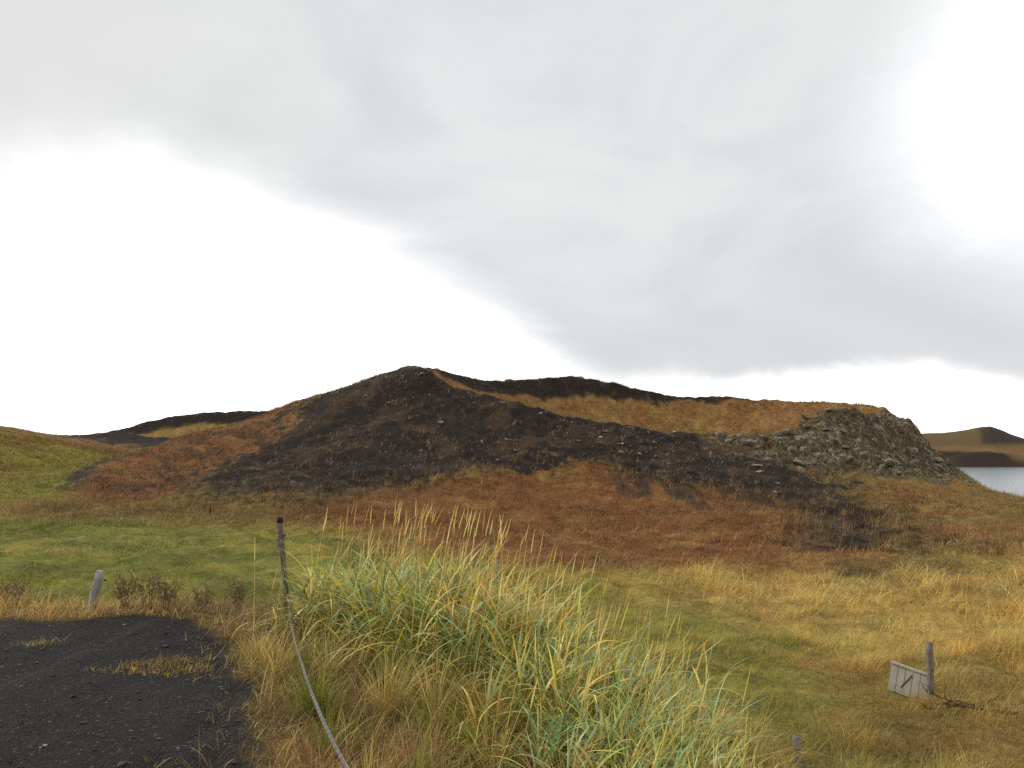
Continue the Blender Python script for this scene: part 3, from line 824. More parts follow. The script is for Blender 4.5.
# strip of straw along the far gravel edge, brown weeds among it
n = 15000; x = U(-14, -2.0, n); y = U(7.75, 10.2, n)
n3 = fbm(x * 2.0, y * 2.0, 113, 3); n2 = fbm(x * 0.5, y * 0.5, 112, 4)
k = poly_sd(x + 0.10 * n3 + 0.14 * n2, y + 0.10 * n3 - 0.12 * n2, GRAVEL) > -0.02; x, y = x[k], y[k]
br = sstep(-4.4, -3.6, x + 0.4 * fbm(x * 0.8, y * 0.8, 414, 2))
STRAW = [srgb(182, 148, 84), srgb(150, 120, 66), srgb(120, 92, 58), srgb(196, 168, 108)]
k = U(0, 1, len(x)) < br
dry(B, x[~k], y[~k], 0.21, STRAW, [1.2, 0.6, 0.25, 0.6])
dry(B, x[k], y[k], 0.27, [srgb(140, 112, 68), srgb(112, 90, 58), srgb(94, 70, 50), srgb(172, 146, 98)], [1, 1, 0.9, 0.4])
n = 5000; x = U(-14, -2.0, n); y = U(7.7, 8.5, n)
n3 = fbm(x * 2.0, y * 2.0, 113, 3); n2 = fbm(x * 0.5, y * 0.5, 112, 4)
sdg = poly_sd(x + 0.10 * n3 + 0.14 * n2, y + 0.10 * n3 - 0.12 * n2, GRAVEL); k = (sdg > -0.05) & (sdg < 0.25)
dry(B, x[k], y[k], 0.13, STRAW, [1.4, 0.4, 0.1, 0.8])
# the flat tuft lying in the gravel and a tiny one
x = U(-3.3, -2.0, 2300); y = U(5.8, 6.6, 2300); k = poly_sd(x + 0.12 * fbm(x * 3, y * 3, 415, 3), y + 0.08 * fbm(x * 3, y * 3, 416, 3), GRAVEL_TUFT) < 0.06 * fbm(x * 6, y * 6, 417, 2) - 0.03
dry(B, x[k], y[k], 0.055, [srgb(150, 122, 58), srgb(128, 116, 48), srgb(118, 90, 46), srgb(170, 140, 74)], [1, 1, .5, .4])
n = 160; x = -3.98 + NRM(n, 0.09); y = 6.95 + NRM(n, 0.06); dry(B, x, y, 0.06, [srgb(128, 112, 60)] * 4, [1, 1, 1, 1])
for cx, cy in ((-1.95, 5.1), (-2.6, 4.5), (-1.8, 4.3), (-3.4, 5.2)):
    n = 24; dry(B, cx + NRM(n, 0.05), cy + NRM(n, 0.04), 0.05, [srgb(120, 100, 54)] * 4, [1, 1, 1, 1])
B.build('dry_grass', M_GRASS, 'fine dry brown and straw grass along the gravel edge')

# ---- lyme grass along the crest of the mound
AXIS = np.array([(-1.95, 7.75), (-1.6, 7.45), (-1.0, 7.0), (-0.45, 6.45), (0.05, 5.65), (0.36, 4.9), (0.52, 4.2), (0.58, 3.5), (0.60, 3.0)])
ac = np.concatenate([[0], np.cumsum(np.hypot(*np.diff(AXIS, axis=0).T))])
def along(s):
    return np.interp(s, ac, AXIS[:, 0]), np.interp(s, ac, AXIS[:, 1])
B = Blades(); S = Blades()
LB = [srgb(124, 150, 104), srgb(152, 166, 98), srgb(176, 166, 72), srgb(206, 184, 98), srgb(98, 116, 52), srgb(172, 136, 72)]
nt_ = 215
s = U(0, ac[-1], nt_); x, y = along(s)
off = NRM(nt_, 0.30) + 0.10
tx = np.gradient(AXIS[:, 0]); ty = np.gradient(AXIS[:, 1])
dxs, dys = np.interp(s, ac, tx), np.interp(s, ac, ty); ln = np.hypot(dxs, dys)
# off > 0 lies on the far, downhill side of the crest
x = x - off * dys / ln * -1 * -1; y = y + off * dxs / ln * -1 * -1
keep = (poly_sd(x, y, GRAVEL) > 0.16) & ~((x < -1.15) & (y < 7.0 - 0.25 * (x + 1.15))) & (U(0, 1, nt_) < np.interp(s / ac[-1], [0, 0.5, 0.7, 1], [1, 1, 0.7, 0.6])); x, y, s = x[keep], y[keep], s[keep]; nt_ = len(x)
vig = np.interp(s / ac[-1], [0, 0.12, 0.3, 0.5, 0.65, 0.8, 1.0], [0.72, 0.95, 1.10, 0.98, 0.66, 0.42, 0.33])
vig_ = vig
fresh = 0.5 + 0.9 * fbm(x * 1.0, y * 1.0, 421, 2)
i = np.repeat(np.arange(nt_), 34); N = len(i)
ang = U(0, 6.28, N); rad = np.abs(NRM(N, 0.09))
px, py = x[i] + rad * np.sin(ang), y[i] + rad * np.cos(ang)
a = np.where(U(0, 1, N) < 0.8, ang + NRM(N, 0.9), WIND + NRM(N, 0.8))
up = vig[i] * np.abs(U(0, 0.42, N)) * (U(0, 1, N) < 0.8)          # leaves leave the stems at any height
hl = (0.25 + 0.75 * vig[i]) * 0.50 * np.exp(NRM(N, 0.25))
pr = np.stack([1.5 * fresh[i] + 0.15, 1.2 * fresh[i] + 0.2, np.full(N, 0.85), 0.62 - 0.2 * fresh[i], np.full(N, 0.7), 0.5 - 0.15 * fresh[i]], -1).clip(0.05)
cs = np.cumsum(pr, 1); ci = (U(0, 1, N)[:, None] * cs[:, -1:] > cs).sum(1)
c = np.array(LB)[ci] * 1.38 * np.exp(NRM(N, 0.24))[:, None]
lx = 0.15 * up; px = px + lx * np.sin(a); py = py + lx * np.cos(a)
root = np.stack([px, py, land(px, py) - 0.01 + up], -1)
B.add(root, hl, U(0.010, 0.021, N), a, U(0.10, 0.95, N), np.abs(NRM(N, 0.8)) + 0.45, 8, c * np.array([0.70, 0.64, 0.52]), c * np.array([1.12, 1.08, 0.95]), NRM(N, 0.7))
# broken leaves: kinked over, tips hanging
j = RNG.integers(0, nt_, 700); N = len(j); px, py = x[j] + NRM(N, 0.10), y[j] + NRM(N, 0.10)
hl = vig_[j] * 0.72 * np.exp(NRM(N, 0.2)); a = np.where(U(0, 1, N) < 0.5, R(190) + NRM(N, 0.8), U(0, 6.28, N))
c = pick(LB, [0.6, 0.9, 1.1, 1.2, 0.3, 0.9], N) * 1.3 * np.exp(NRM(N, 0.2))[:, None]
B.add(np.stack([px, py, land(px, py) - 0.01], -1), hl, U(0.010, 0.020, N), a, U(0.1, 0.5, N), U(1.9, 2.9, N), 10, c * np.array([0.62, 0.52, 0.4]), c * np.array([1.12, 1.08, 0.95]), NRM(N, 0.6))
# fallen dead leaves at the base
N = 3500; j = RNG.integers(0, nt_, N); px, py = x[j] + NRM(N, 0.22), y[j] + NRM(N, 0.22)
k = poly_sd(px, py, GRAVEL) > 0.05; px, py = px[k], py[k]; N = len(px)
c = pick([srgb(128, 92, 52), srgb(160, 126, 74), srgb(96, 66, 40)], [1, 0.8, 0.7], N) * np.exp(NRM(N, 0.2))[:, None]
B.add(np.stack([px, py, land(px, py)], -1), U(0.2, 0.5, N), U(0.005, 0.010, N), U(0, 6.28, N), U(0.4, 1.2, N), U(0.3, 1.2, N), 4, c, c * 1.1, NRM(N, 0.8))
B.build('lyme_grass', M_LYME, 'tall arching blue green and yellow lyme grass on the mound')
# flowering stalks with straw coloured spikes
def stalks(px, py, hl, lean):
    N = len(px)
    a = WIND + NRM(N, 0.75); c = 1.4 * pick([srgb(212, 194, 138), srgb(194, 176, 100), srgb(186, 158, 100)], [1, 0.8, 0.5], N) * np.exp(NRM(N, 0.12))[:, None]
    cb = c * np.array([0.8, 0.85, 0.7])
    root = np.stack([px, py, land(px, py) - 0.01], -1); cv = U(0.0, 0.22, N)
    tw = NRM(N, 1.0)
    ws = U(0.0046, 0.0062, N)
    S.add(root, hl, ws, a, lean, cv, 6, cb, c, tw + math.pi / 2)
    tip, phi = S.add(root, hl, ws, a, lean, cv, 6, cb, c, tw)
    # spikes: two crossed lens-shaped ribbons around the end of each stalk
    sl = U(0.15, 0.25, N)
    d = np.stack([np.sin(phi) * np.sin(a), np.sin(phi) * np.cos(a), np.cos(phi)], -1)
    start = tip - d * sl[:, None] * 0.45
    cc = c * np.array([1.05, 1.0, 0.95])
    for t2 in (0.0, math.pi / 2):
        S.add(start, sl, U(0.0065, 0.0100, N), a, phi, np.full(N, 0.05), 4, cc, cc * 1.05, tw + t2)
n = 240; ss = np.clip(U(0.05, 0.82, n) ** 1.1, 0, 1) * ac[-1]; px, py = along(ss)
px = px + NRM(n, 0.32) + 0.05; py = py + NRM(n, 0.32) + 0.15
k = poly_sd(px, py, GRAVEL) > 0.25; px, py, ss = px[k], py[k], ss[k]; n = len(px)
hv = np.interp(ss / ac[-1], [0, 0.1, 0.25, 0.45, 0.62, 0.8, 1.0], [0.88, 1.02, 1.08, 0.98, 0.72, 0.55, 0.45])
stalks(px, py, hv * 0.96 * np.exp(NRM(n, 0.20) - 0.06).clip(0.6, 1.13), np.abs(NRM(n, 0.13)) + 0.03)
n = 9; px = U(0.5, 1.1, n); py = U(4.0, 6.6, n); k = (poly_sd(px, py, PLATEAU) > -0.2); px, py = px[k], py[k]
stalks(px, py, U(0.5, 0.85, len(px)), U(0.25, 0.75, len(px)))
S.build('grass_stalks', M_GRASS, 'straw coloured flowering stalks standing above the lyme grass')
# green leaves down the slope on the right of the mound
B = Blades(); n = 1000
px = U(0.1, 1.05, n); py = U(3.2, 6.2, n); sd = poly_sd(px, py, PLATEAU); k = (sd > -0.5) & (sd < 0.7); px, py = px[k], py[k]
i = np.repeat(np.arange(len(px)), 6); N = len(i); qx, qy = px[i] + NRM(N, 0.09), py[i] + NRM(N, 0.09)
c = np.array(pick(LB, [0.7, 1, 1.4, 0.8, 0.7, 0.5], N)) * 1.15 * np.exp(NRM(N, 0.18))[:, None]
B.add(np.stack([qx, qy, land(qx, qy) - 0.01], -1), U(0.2, 0.48, N), U(0.006, 0.012, N), WIND + NRM(N, 1.3), U(0.05, 0.6, N), U(0.2, 1.3, N), 5, c * 0.85, c * 1.1, NRM(N, 0.7))
B.build('lyme_grass', M_LYME, 'yellow green lyme grass running down the slope')
# ---------------------------------------------------------------- rocks
def rock_mesh(seed, flat=0.7, sub=3):
    bm = bmesh.new(); bmesh.ops.create_icosphere(bm, subdivisions=sub, radius=0.5)
    rg = np.random.default_rng(seed)
    cuts = [(Vector(rg.normal(0, 1, 3)).normalized(), rg.uniform(0.26, 0.42)) for _ in range(9)]
    o = Vector(rg.uniform(-50, 50, 3))
    for v in bm.verts:
        p = v.co.copy()
        for nn, dd in cuts:
            e = p.dot(nn) - dd
            if e > 0: p -= nn * e * 0.92
        p *= 1 + 0.20 * mnoise.noise(p * 3.1 + o) + 0.10 * mnoise.noise(p * 8 + o)
        v.co = (p.x * 1.15, p.y, p.z * flat)
    return bm_mesh('rock', bm, smooth=False)
BIG = [rock_mesh(s, f) for s, f in ((1, 0.7), (2, 0.55), (3, 0.8), (4, 0.6), (5, 0.9), (6, 0.65), (7, 0.75))]
SMALL = [rock_mesh(s, 0.65, 2) for s in (11, 12, 13, 14)]
for me in BIG: me.materials.append(M_ROCK)
for me in SMALL: me.materials.append(M_PALE)
def put_rocks(meshes, pts, sizes, label, group, sink=0.25):
    first = None
    for k, ((px, py), sc) in enumerate(zip(pts, sizes)):
        if first is None:
            o = link('rock', meshes[0]); first = o
        else:
            o = first.copy(); o.data = meshes[k % len(meshes)]; COLL.objects.link(o)
        z = float(land(np.array([px]), np.array([py]))[0])
        o.location = (px, py, z + sc * (0.35 - sink)); o.scale = (sc * U(0.8, 1.3), sc * U(0.8, 1.2), sc * U(0.7, 1.1))
        o.rotation_euler = (U(-0.3, 0.3), U(-0.3, 0.3), U(0, 6.28))
        tag(o, label, 'rock', group)
n = 1600; x = U(20, 49, n); y = U(70, 98, n)
k = (poly_sd(x, y, OUTCROP) < 0.9) & (y < 66 + 0.62 * x) & (x < 44.5) & (y < 89)
x, y = x[k][:150], y[k][:150]
put_rocks(BIG, list(zip(x, y)), np.clip(np.exp(NRM(len(x), 0.50)) * 0.58, 0.2, 1.15), 'rough grey lichened lava boulder on the broken outcrop', 'lava boulders on the outcrop')
# pale stones scattered over the dark cinder slope, in loose drifts
n = 6000; x = U(-16, 22, n); y = U(58, 98, n)
_r, _t, _s = MAIN.polar(x, y)
dens = np.clip(0.10 + 0.5 * fbm(x * 0.22, y * 0.22, 431, 3), 0.03, 1) * sstep(-18, -4, x) * (0.25 + 0.75 * sstep(66, 76, y))
k = (poly_sd(x, y, DARK_MAIN) < -1.0) & (_r > 1.02) & (U(0, 1, n) < dens)
x, y = x[k][:170], y[k][:170]
put_rocks(SMALL, list(zip(x, y)), np.clip(np.exp(NRM(len(x), 0.60)) * 0.19, 0.10, 0.50), 'small pale stone lying on the dark cinder slope of the crater hill', 'pale stones on the dark slope', 0.2)

# pebbles on the gravel: one loose mass
def pebbles():
    n = 5200; x = U(-7, -0.3, n); y = 2.6 + 6.0 * U(0, 1, n)
    k = poly_sd(x, y, GRAVEL) < -0.05; x, y = x[k], y[k]; n = len(x)
    ico = bmesh.new(); bmesh.ops.create_icosphere(ico, subdivisions=1, radius=1.0)
    v = np.array([q.co for q in ico.verts]); f = np.array([[q.index for q in p.verts] for p in ico.faces]); ico.free()
    sc = np.minimum(np.exp(NRM(n, 0.6)) * 0.0042, 0.022)
    V = v[None] * sc[:, None, None] * (1 + 0.35 * RNG.normal(0, 1, (n, 12, 1)).clip(-1.5, 1.5) * 0.6) * np.stack([U(0.8, 1.5, n), U(0.8, 1.3, n), U(0.5, 0.8, n)], -1)[:, None]
    V = V + np.stack([x, y, land(x, y) + sc * 0.3], -1)[:, None]
    c = pick([srgb(52, 49, 49), srgb(74, 68, 64), srgb(130, 122, 112), srgb(90, 64, 52)], [1.4, 0.8, 0.12, 0.2], n) * np.exp(NRM(n, 0.25))[:, None]
    me = mesh_np('pebbles', V.reshape(-1, 3), (f[None] + 12 * np.arange(n)[:, None, None]).ravel(), np.full(n * len(f), 3), np.repeat(c, 12, 0), smooth=False)
    m, nt, out = material('pebble_stone')
    principled(nt, out, nt.n('ShaderNodeAttribute', attribute_name='Col').outputs['Color'], 0.85, 0.3)
    tag(link('pebbles', me, m), 'loose dark pebbles strewn over the gravel', kind='stuff')
pebbles()

# ---------------------------------------------------------------- posts, rope, hatch
def gz(x, y): return float(land(np.array([x]), np.array([y]))[0])
def at(u, v, y):
    """the point a pixel shows at forward distance y; used once to read real positions off the photograph"""
    k = (384 - v) / FPX; c, s = math.cos(PITCH), math.sin(PITCH)
    d = y / (c - k * s)
    return Vector((d * (u - 512) / FPX, y, CAM_Z + d * (k * c + s)))
GREY = mat_wood('weathered_grey_wood', (0.16, 0.145, 0.13), (0.42, 0.40, 0.375))
DARKW = mat_wood('dark_stained_post_wood', (0.05, 0.036, 0.027), (0.21, 0.155, 0.115))
PALEW = mat_wood('pale_grey_plank', (0.21, 0.195, 0.16), (0.46, 0.43, 0.36))
OLDW = mat_wood('old_brown_grey_wood', (0.085, 0.07, 0.055), (0.27, 0.23, 0.19))
IRON = mat_plain('rusty_iron', (0.045, 0.03, 0.022), 0.7, 0.4, 0.5)
WIRE = mat_plain('galvanised_wire', (0.30, 0.29, 0.27), 0.5, 0.5, 0.7)
def post_mesh(h, r, below, seed, square=False, taper=0.92, rough=0.05):
    rg = np.random.default_rng(seed); bm = bmesh.new()
    n = 14; zs = np.linspace(-below, h, 12)
    pts = [(0.012 * math.sin(z * 5 + seed) * r / 0.05, 0.01 * math.cos(z * 4 + seed) * r / 0.05, z) for z in zs]
    rings = []
    prof = [1 + rg.uniform(-rough, rough) for _ in range(n)]
    for (px, py, z), i in zip(pts, range(12)):
        rr_ = r * (1 + (taper - 1) * i / 11)
        ring = []
        for k in range(n):
            a = 2 * math.pi * k / n
            if square:
                m = max(abs(math.cos(a)), abs(math.sin(a))); q = min(1 / m, 1.25)
            else: q = 1
            ring.append(bm.verts.new((px + rr_ * q * prof[k] * math.cos(a), py + rr_ * q * prof[k] * math.sin(a), z + (0.012 * rg.normal() if i == 11 else 0))))
        rings.append(ring)
    for a_, b_ in zip(rings, rings[1:]):
        for k in range(n): bm.faces.new((a_[k], a_[(k + 1) % n], b_[(k + 1) % n], b_[k]))
    bm.faces.new(rings[-1])
    return bm_mesh('post', bm, smooth=True)

# short leaning post at the far gravel edge
b = at(90, 613, 8.35); t_ = at(101, 572, 8.30); b.z = gz(b.x, b.y)
v_ = t_ - b; L = v_.length
p = empty('fence_post', b); p.rotation_euler = v_.to_track_quat('Z', 'Y').to_euler()
tag(p, 'short pale grey wooden post leaning at the far edge of the dark gravel', 'fence post', 'old fence posts')
link('post', post_mesh(L, 0.035, 0.35, 3, square=True, taper=0.97), GREY, p)
bm = bmesh.new(); add_tube(bm, [(0.036, -0.052, L - 0.075), (0.044, -0.044, L - 0.062), (0.05, -0.03, L - 0.07), (0.075, -0.02, L - 0.09), (0.11, -0.03, L - 0.14), (0.13, -0.02, L - 0.20)], 0.0028, 6)
link('wire_end', bm_mesh('wire_end', bm, True), WIRE, p)
bm = bmesh.new(); add_tube(bm, [(0.030, -0.040, L - 0.075), (0.034, -0.056, L - 0.075)], 0.010, 8)
link('nail', bm_mesh('nail', bm, True), IRON, p)

# tall dark post carrying the rope
b = at(288, 612, 8.15); t_ = at(280, 519, 8.15); b.z = gz(b.x, b.y)
v_ = t_ - b; L = v_.length
p = empty('fence_post', b); p.rotation_euler = v_.to_track_quat('Z', 'Y').to_euler()
tag(p, 'tall slim dark brown post with a grey rope, left of the tall grass', 'fence post', 'old fence posts')
link('post', post_mesh(L, 0.030, 0.4, 5, rough=0.09), DARKW, p)
bm = bmesh.new(); add_tube(bm, [(0, 0, L - 0.035), (0, 0, L + 0.012), (0, 0, L + 0.022)], [0.031, 0.0315, 0.026], 14)
link('cap', bm_mesh('cap', bm, True), IRON, p)
tall = (b, v_.normalized(), L)

# rope tied round the post, running down and away over the grass towards the viewer
def rope_path():
    c = []
    bse, ax, L_ = tall
    e1 = Vector((1, 0, 0)); e1 = (e1 - ax * e1.dot(ax)).normalized(); e2 = ax.cross(e1)
    for q in range(9):                                   # two turns round the post
        a_ = math.radians(-60 + q * 30); hh_ = L_ - 0.15 - 0.006 * q
        c.append(bse + ax * hh_ + (e1 * math.cos(a_) + e2 * math.sin(a_)) * 0.041)
    for hh_, a_ in ((L_ - 0.235, 215), (L_ - 0.28, 240), (L_ - 0.33, 268), (L_ - 0.40, 292), (L_ - 0.52, 305), (L_ - 0.64, 310), (L_ - 0.76, 305)):
        c.append(bse + ax * hh_ + (e1 * math.cos(R(a_)) + e2 * math.sin(R(a_))) * 0.045)
    for u, v, y in ((290, 615, 7.5), (292, 628, 6.75), (296, 645, 6.1), (302, 664, 5.5), (309, 686, 5.0), (321, 716, 4.42), (333, 742, 4.02), (347, 768, 3.7), (362, 795, 3.35), (380, 830, 2.9)):
        w = at(u, v, y); w.z = max(w.z, gz(w.x, w.y) + 0.05); c.append(w)
    e = c[-1]
    c += [Vector((-0.38, 2.45, 0.04)), Vector((-0.25, 2.1, 0.025))]
    return c
def smooth_path(c, sub=6):
    out = []
    for i in range(len(c) - 1):
        p0, p1, p2, p3 = c[max(i - 1, 0)], c[i], c[i + 1], c[min(i + 2, len(c) - 1)]
        for k in range(sub):
            t = k / sub
            out.append(0.5 * ((2 * p1) + (p2 - p0) * t + (2 * p0 - 5 * p1 + 4 * p2 - p3) * t * t + (3 * p1 - p0 - 3 * p2 + p3) * t ** 3))
    return out + [c[-1]]
pts = smooth_path(rope_path()); rad = 0.0095; nn = 10
bm = bmesh.new(); add_tube(bm, pts, rad, nn)
me = bm_mesh('rope', bm, True)
cum = [0.0]
for a_, b_ in zip(pts, pts[1:]): cum.append(cum[-1] + (b_ - a_).length)
at_ = me.attributes.new('along', 'FLOAT_VECTOR', 'POINT')
for i in range(len(me.vertices)):
    ring, k = divmod(i, nn); at_.data[i].vector = (cum[ring] * 9.0, k / nn * 1.0, 0)
tag(link('rope', me, mat_rope()), 'grey rope tied to the tall dark post and hanging down over the grass', 'rope')

# post beside the wooden hatch
b = at(930, 705, 14.35); t_ = at(930.5, 643, 14.35); b.z = gz(b.x, b.y)
v_ = t_ - b; L = v_.length
p = empty('fence_post', b); p.rotation_euler = v_.to_track_quat('Z', 'Y').to_euler()
tag(p, 'thin weathered post standing in the meadow beside the grey plank hatch', 'fence post', 'old fence posts')
link('post', post_mesh(L, 0.050, 0.3, 9, square=True, taper=0.86, rough=0.10), OLDW, p)
bm = bmesh.new(); add_tube(bm, [(-0.056 * math.cos(q / 9 * 6.28), 0.056 * math.sin(q / 9 * 6.28), L * 0.55 + 0.02 * (q % 2)) for q in range(10)], 0.006, 6)
link('wire_binding', bm_mesh('wire_binding', bm, True), IRON, p)

# the small hatch of upright planks
tl, tr = at(891, 661.5, 14.95), at(927.5, 675.5, 14.42); bl, brr = at(887.5, 689, 14.95), at(925.5, 702.5, 14.40)
c0 = (bl + brr) / 2; ux = ((tr - tl) + (brr - bl)).normalized(); W = ((tr - tl).length + (brr - bl).length) / 2
uz0 = ((tl - bl) + (tr - brr)); H_ = uz0.length / 2; uz = (uz0 - ux * uz0.dot(ux)).normalized(); uy = uz.cross(ux)
rot = Matrix((ux, uy, uz)).transposed()
p = empty('plank_hatch', c0); p.rotation_euler = rot.to_euler()
tag(p, 'small tilted hatch of upright pale grey planks fixed beside a thin post', 'wooden hatch')
nb = 5; bw = W / nb
for k in range(nb):
    bm = bmesh.new(); hk = H_ * (0.97 + 0.03 * math.sin(k * 2.3))
    add_box(bm, (bw - 0.008, 0.024, hk), Matrix.Translation((-W / 2 + bw * (k + 0.5), 0.0, hk / 2 - 0.01)) @ Matrix.Rotation(0.012 * math.sin(k * 4.1), 4, 'Y'), 0.004)
    link('plank', bm_mesh('plank', bm), PALEW, p)
bm = bmesh.new(); add_box(bm, (W + 0.03, 0.055, 0.045), Matrix.Translation((0, -0.012, H_ + 0.008)), 0.006); link('top_rail', bm_mesh('top_rail', bm), PALEW, p)
bm = bmesh.new(); add_box(bm, (W, 0.03, 0.07), Matrix.Translation((0, 0.029, 0.10)), 0.005); link('back_rail', bm_mesh('back_rail', bm), OLDW, p)
bm = bmesh.new(); ang = math.atan2(0.28, 0.17)
add_box(bm, (0.31, 0.010, 0.014), Matrix.Translation((-0.03 * W / 0.7, -0.020, H_ * 0.50)) @ Matrix.Rotation(-ang, 4, 'Y'), 0.003)
add_box(bm, (0.022, 0.018, 0.022), Matrix.Translation((0.05, -0.024, H_ * 0.50 + 0.13)), 0.005)
link('latch_bar', bm_mesh('latch_bar', bm), IRON, p)

# stump of a post low on the slope
b = at(796, 790, 9.0); t_ = at(795.5, 736, 9.0); b.z = gz(b.x, b.y)
v_ = t_ - b; L = v_.length
p = tag(link('fence_post', post_mesh(L, 0.045, 0.3, 12, rough=0.1), OLDW), 'stubby grey brown post top poking out of the grass low on the slope', 'fence post', 'old fence posts')
p.location = b; p.rotation_euler = v_.to_track_quat('Z', 'Y').to_euler()

# dead branches on the meadow
def branch(name, u, v, y, azim, length, seed, label):
    rg = np.random.default_rng(seed)
    o = at(u, v, y); o.z = gz(o.x, o.y) + 0.04
    bm = bmesh.new()
    def grow(p0, d, ln, r, lev):
        pts_, rs = [p0], [r]
        q = p0.copy(); n_ = 6
        for k in range(n_):
            d = (d + Vector(rg.normal(0, 0.16, 3))).normalized(); d.z = d.z * 0.8 + (0.02 if lev else 0.0)
            q = q + d * ln / n_; pts_.append(q.copy()); rs.append(r * (1 - 0.75 * (k + 1) / n_))
            if lev < 2 and k > 0 and rg.random() < 0.97:
                sd = (d + Vector((rg.normal(0, 0.8), rg.normal(0, 0.8), abs(rg.normal(0, 0.5))))).normalized()
                grow(q.copy(), sd, ln * rg.uniform(0.3, 0.55), r * 0.55, lev + 1)
        add_tube(bm, pts_, rs, 6)
    grow(Vector((0, 0, 0)), Vector((math.sin(azim), math.cos(azim), 0.22)), length, 0.032, 0)
    ob = link(name, bm_mesh(name, bm, True), BARK); ob.location = o
    tag(ob, label, 'branch', 'dead branches on the meadow')
BARK = mat_plain('dead_bark', (0.075, 0.048, 0.034), 0.9, 0.1)
branch('dead_branch', 1018, 716, 13.0, R(-52), 1.25, 21, 'bare dark brown branch lying across the tawny meadow grass, largest of the heap')
branch('dead_branch', 1000, 708, 13.3, R(60), 1.2, 22, 'bare twiggy branch at the outer edge of the meadow, lying away from the hatch')
branch('dead_branch', 975, 701, 13.9, R(80), 0.8, 23, 'thin forked dead branch lying nearest the plank hatch')

# dry brown weeds by the gravel edge
def weed(u, y, h, seed, label):
    rg = np.random.default_rng(seed)
    o = at(u, 600, y); o.z = gz(o.x, o.y)
    root = empty('dried_weed', o); tag(root, label, 'weed', 'dry weeds along the gravel edge')
    st, hd = bmesh.new(), bmesh.new()
    for s_ in range(rg.integers(9, 14)):
        a_ = rg.uniform(0, 6.28); ln = h * rg.uniform(0.6, 1.05); q = Vector((0.03 * math.sin(a_), 0.03 * math.cos(a_), -0.02))
        d = Vector((0.20 * math.sin(a_), 0.20 * math.cos(a_), 1)).normalized(); pts_ = [q.copy()]
        for k in range(6):
            d = (d + Vector(rg.normal(0, 0.08, 3))).normalized(); q = q + d * ln / 6; pts_.append(q.copy())
            if k >= 2:
                for m_ in range(2):
                    e = (d + Vector(rg.normal(0, 0.7, 3))).normalized(); e.z = abs(e.z)
                    q2 = q + e * rg.uniform(0.03, 0.09)
                    add_tube(st, [q, q2], [0.0018, 0.0012], 4)
                    for f_ in range(5):
                        c_ = q.lerp(q2, rg.uniform(0.2, 1.0)) + Vector(rg.normal(0, 0.010, 3))
                        r_ = bmesh.ops.create_icosphere(hd, subdivisions=1, radius=rg.uniform(0.0022, 0.0050), matrix=Matrix.Translation(c_) @ Matrix.Diagonal((1, 0.7, 1.6, 1)))
        add_tube(st, pts_, np.linspace(0.004, 0.0016, 7), 5)
    link('stem', bm_mesh('stem', st, True), WEED, root); sh_ = link('seeds', bm_mesh('seeds', hd, False), SEED, root); sh_['kind'] = 'stuff'
WEED = mat_plain('dry_weed_stem', (0.20, 0.135, 0.085), 0.9, 0.1); SEED = mat_plain('dry_weed_seed', (0.17, 0.10, 0.062), 0.95, 0.05)
weed(148, 8.5, 0.42, 31, 'tallest dry brown weed, in the straw right of the short leaning post')
weed(165, 8.45, 0.34, 32, 'bushy dark brown weed low at the gravel edge between the two posts')
weed(126, 8.75, 0.30, 33, 'small dry weed just beside the short leaning post')
weed(203, 8.4, 0.27, 34, 'low reddish brown weed close by the right end of the straw strip')
weed(240, 8.55, 0.33, 35, 'dry brown weed immediately left of the tall dark post')
weed(12, 8.9, 0.30, 36, 'dry brown weed in the straw well left of the short leaning post')

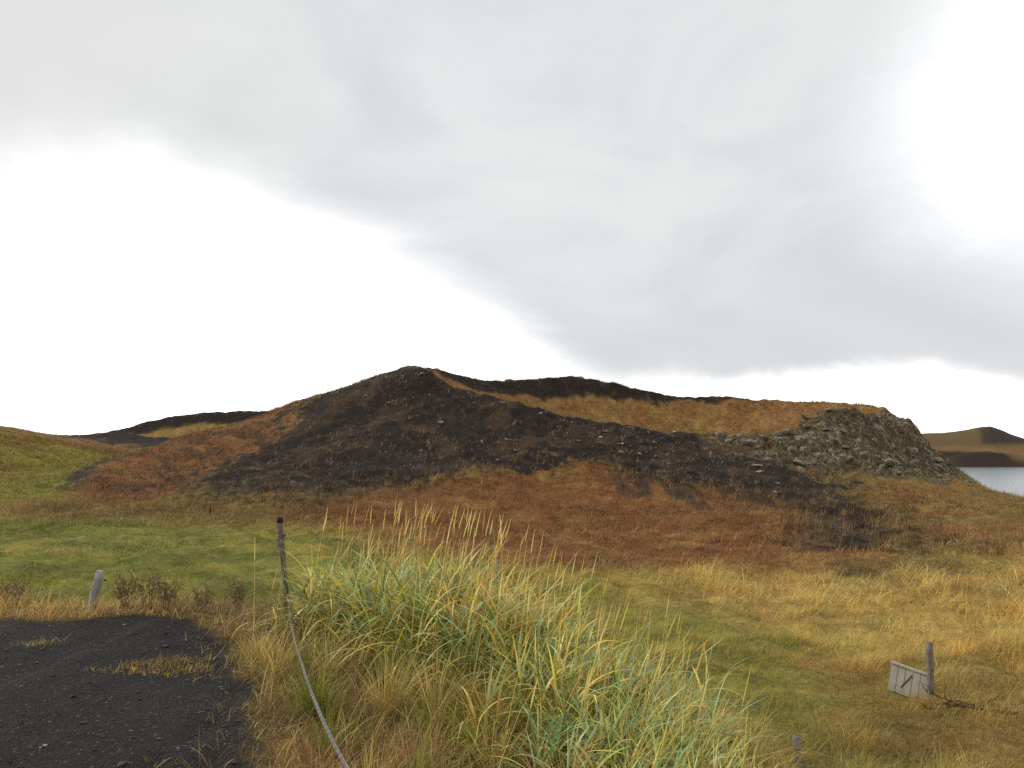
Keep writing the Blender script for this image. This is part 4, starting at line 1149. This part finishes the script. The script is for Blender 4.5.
# ---------------------------------------------------------------- sky, sun, camera
def build_world():
    w = bpy.data.worlds.new('World'); scene.world = w; w.use_nodes = True
    nt = NT(w.node_tree); out = nt.n('ShaderNodeOutputWorld')
    dirn = nt.n('ShaderNodeTexCoord').outputs['Generated']
    sp = nt.n('ShaderNodeSeparateXYZ'); nt.link(dirn, sp.inputs[0])
    az_ = nt.math('MULTIPLY', nt.math('ARCTAN2', sp.outputs[0], sp.outputs[1]), 180 / math.pi)     # degrees right of +Y
    el = nt.math('MULTIPLY', nt.math('ARCSINE', sp.outputs[2]), 180 / math.pi)
    mp = nt.n('ShaderNodeMapping'); nt.link(dirn, mp.inputs[0]); mp.inputs['Scale'].default_value = (1, 1, 2.2)
    n1 = nt.noise(mp.outputs[0], 2.6, 7, 0.58, 0.5); n2 = nt.noise(mp.outputs[0], 7.0, 7, 0.62, 0.6)
    wob = nt.math('MULTIPLY_ADD', n1, 9.0, nt.math('MULTIPLY_ADD', n2, 3.0, -6.0))                 # about +-3 degrees
    # lower limit of the grey cloud sheet over the bright gap, by azimuth
    azn = nt.math('DIVIDE', nt.math('ADD', az_, 60.0), 120.0, clamp=True)
    edge = nt.ramp(azn, [((a + 60) / 120, e / 40) for a, e in
                         ((-60, 12), (-36, 16.0), (-31.5, 19.0), (-25, 20.4), (-18, 18.1), (-13, 16.5), (-8, 14.4), (-4.5, 12.7), (-1, 11.0), (2, 9.2), (4.5, 7.4), (8, 5.9), (14, 5.4), (22, 6.0), (28, 5.4), (33, 4.0), (60, 5))])
    edge = nt.math('MULTIPLY', edge, 40.0)
    d = nt.math('SUBTRACT', nt.math('ADD', edge, nt.math('MULTIPLY', wob, 0.62)), el)              # > 0 in the gap
    soft = nt.ramp(azn, [((a + 60) / 120, e / 10) for a, e in ((-60, 8), (-36, 6.5), (-24, 5.0), (-10, 4.6), (3, 3.2), (12, 1.3), (20, 1.0), (60, 2))])
    soft = nt.math('MULTIPLY', soft, 10.0)
    gap = nt.math('POWER', nt.smooth(nt.math('DIVIDE', d, soft), -0.8, 1.5), 1.5)
    # second bright opening, up on the right
    ex = nt.math('DIVIDE', nt.math('SUBTRACT', az_, 38.0), 12.0); ey = nt.math('DIVIDE', nt.math('SUBTRACT', el, 21.0), 10.0)
    rr_ = nt.math('SQRT', nt.math('ADD', nt.math('MULTIPLY', ex, ex), nt.math('MULTIPLY', ey, ey)))
    rr_ = nt.math('ADD', rr_, nt.math('MULTIPLY', wob, 0.11))
    gap2 = nt.math('MULTIPLY', nt.smooth(rr_, 1.5, 0.0), 0.62)
    bright = nt.math('MAXIMUM', gap, gap2)
    grey = nt.mix(nt.smooth(n1, 0.32, 0.68), (0.625, 0.643, 0.650), (0.740, 0.748, 0.745))
    warm = nt.smooth(az_, -5.0, -35.0)
    grey = nt.mix(nt.math('MULTIPLY', warm, 0.8), grey, (0.685, 0.682, 0.668))
    # the underside is heavier towards its lower right edge
    heavy = nt.math('MULTIPLY', nt.smooth(az_, 2.0, 20.0), nt.smooth(el, 17.0, 8.0))
    grey = nt.mix(nt.math('MULTIPLY', heavy, 0.6), grey, (0.600, 0.612, 0.632))
    grey = nt.mix(nt.smooth(el, 35.0, 75.0), grey, (1.05, 1.05, 1.05))
    cloud = nt.mix(bright, grey, (1.65, 1.65, 1.66))
    STR = 0.1
    sky = nt.n('ShaderNodeTexSky', sky_type='NISHITA', sun_disc=False, sun_elevation=SUN_EL, sun_rotation=SUN_AZ)
    thick = nt.mix(1.0, cloud, (1 / STR, 1 / STR, 1 / STR), 'MULTIPLY')
    c = nt.mix(0.96, sky.outputs[0], thick)
    bg = nt.n('ShaderNodeBackground'); nt.link(c, bg.inputs[0]); bg.inputs[1].default_value = STR
    nt.link(bg.outputs[0], out.inputs[0])
SUN_EL, SUN_AZ = R(42), R(-65)          # behind the cloud, ahead and to the left
build_world()
sun = bpy.data.lights.new('sun', 'SUN'); sun.energy = 1.5; sun.angle = R(12); sun.color = (1.0, 0.95, 0.88)
so = bpy.data.objects.new('sun', sun); COLL.objects.link(so)
sd_ = Vector((math.sin(SUN_AZ) * math.cos(SUN_EL), math.cos(SUN_AZ) * math.cos(SUN_EL), math.sin(SUN_EL)))
so.rotation_euler = (-sd_).to_track_quat('-Z', 'Y').to_euler()

cam = bpy.data.cameras.new('camera'); co_ = bpy.data.objects.new('camera', cam); COLL.objects.link(co_)
cam.sensor_width = 36.0; cam.lens = 36.0 * FPX / 1024; cam.clip_start = 0.05; cam.clip_end = 5000
co_.location = (0, 0, CAM_Z); co_.rotation_euler = (math.pi / 2 + PITCH, 0, 0)
scene.camera = co_
scene.render.resolution_x, scene.render.resolution_y = 1024, 768
vs = scene.view_settings
scene.display_settings.display_device = 'sRGB'
vs.view_transform = 'Standard'; vs.look = 'None'; vs.exposure = 0.18; vs.gamma = 1.0; vs.use_curve_mapping = False
scene.cycles.max_bounces = 6; scene.cycles.diffuse_bounces = 3; scene.cycles.transmission_bounces = 3; scene.cycles.use_denoising = False
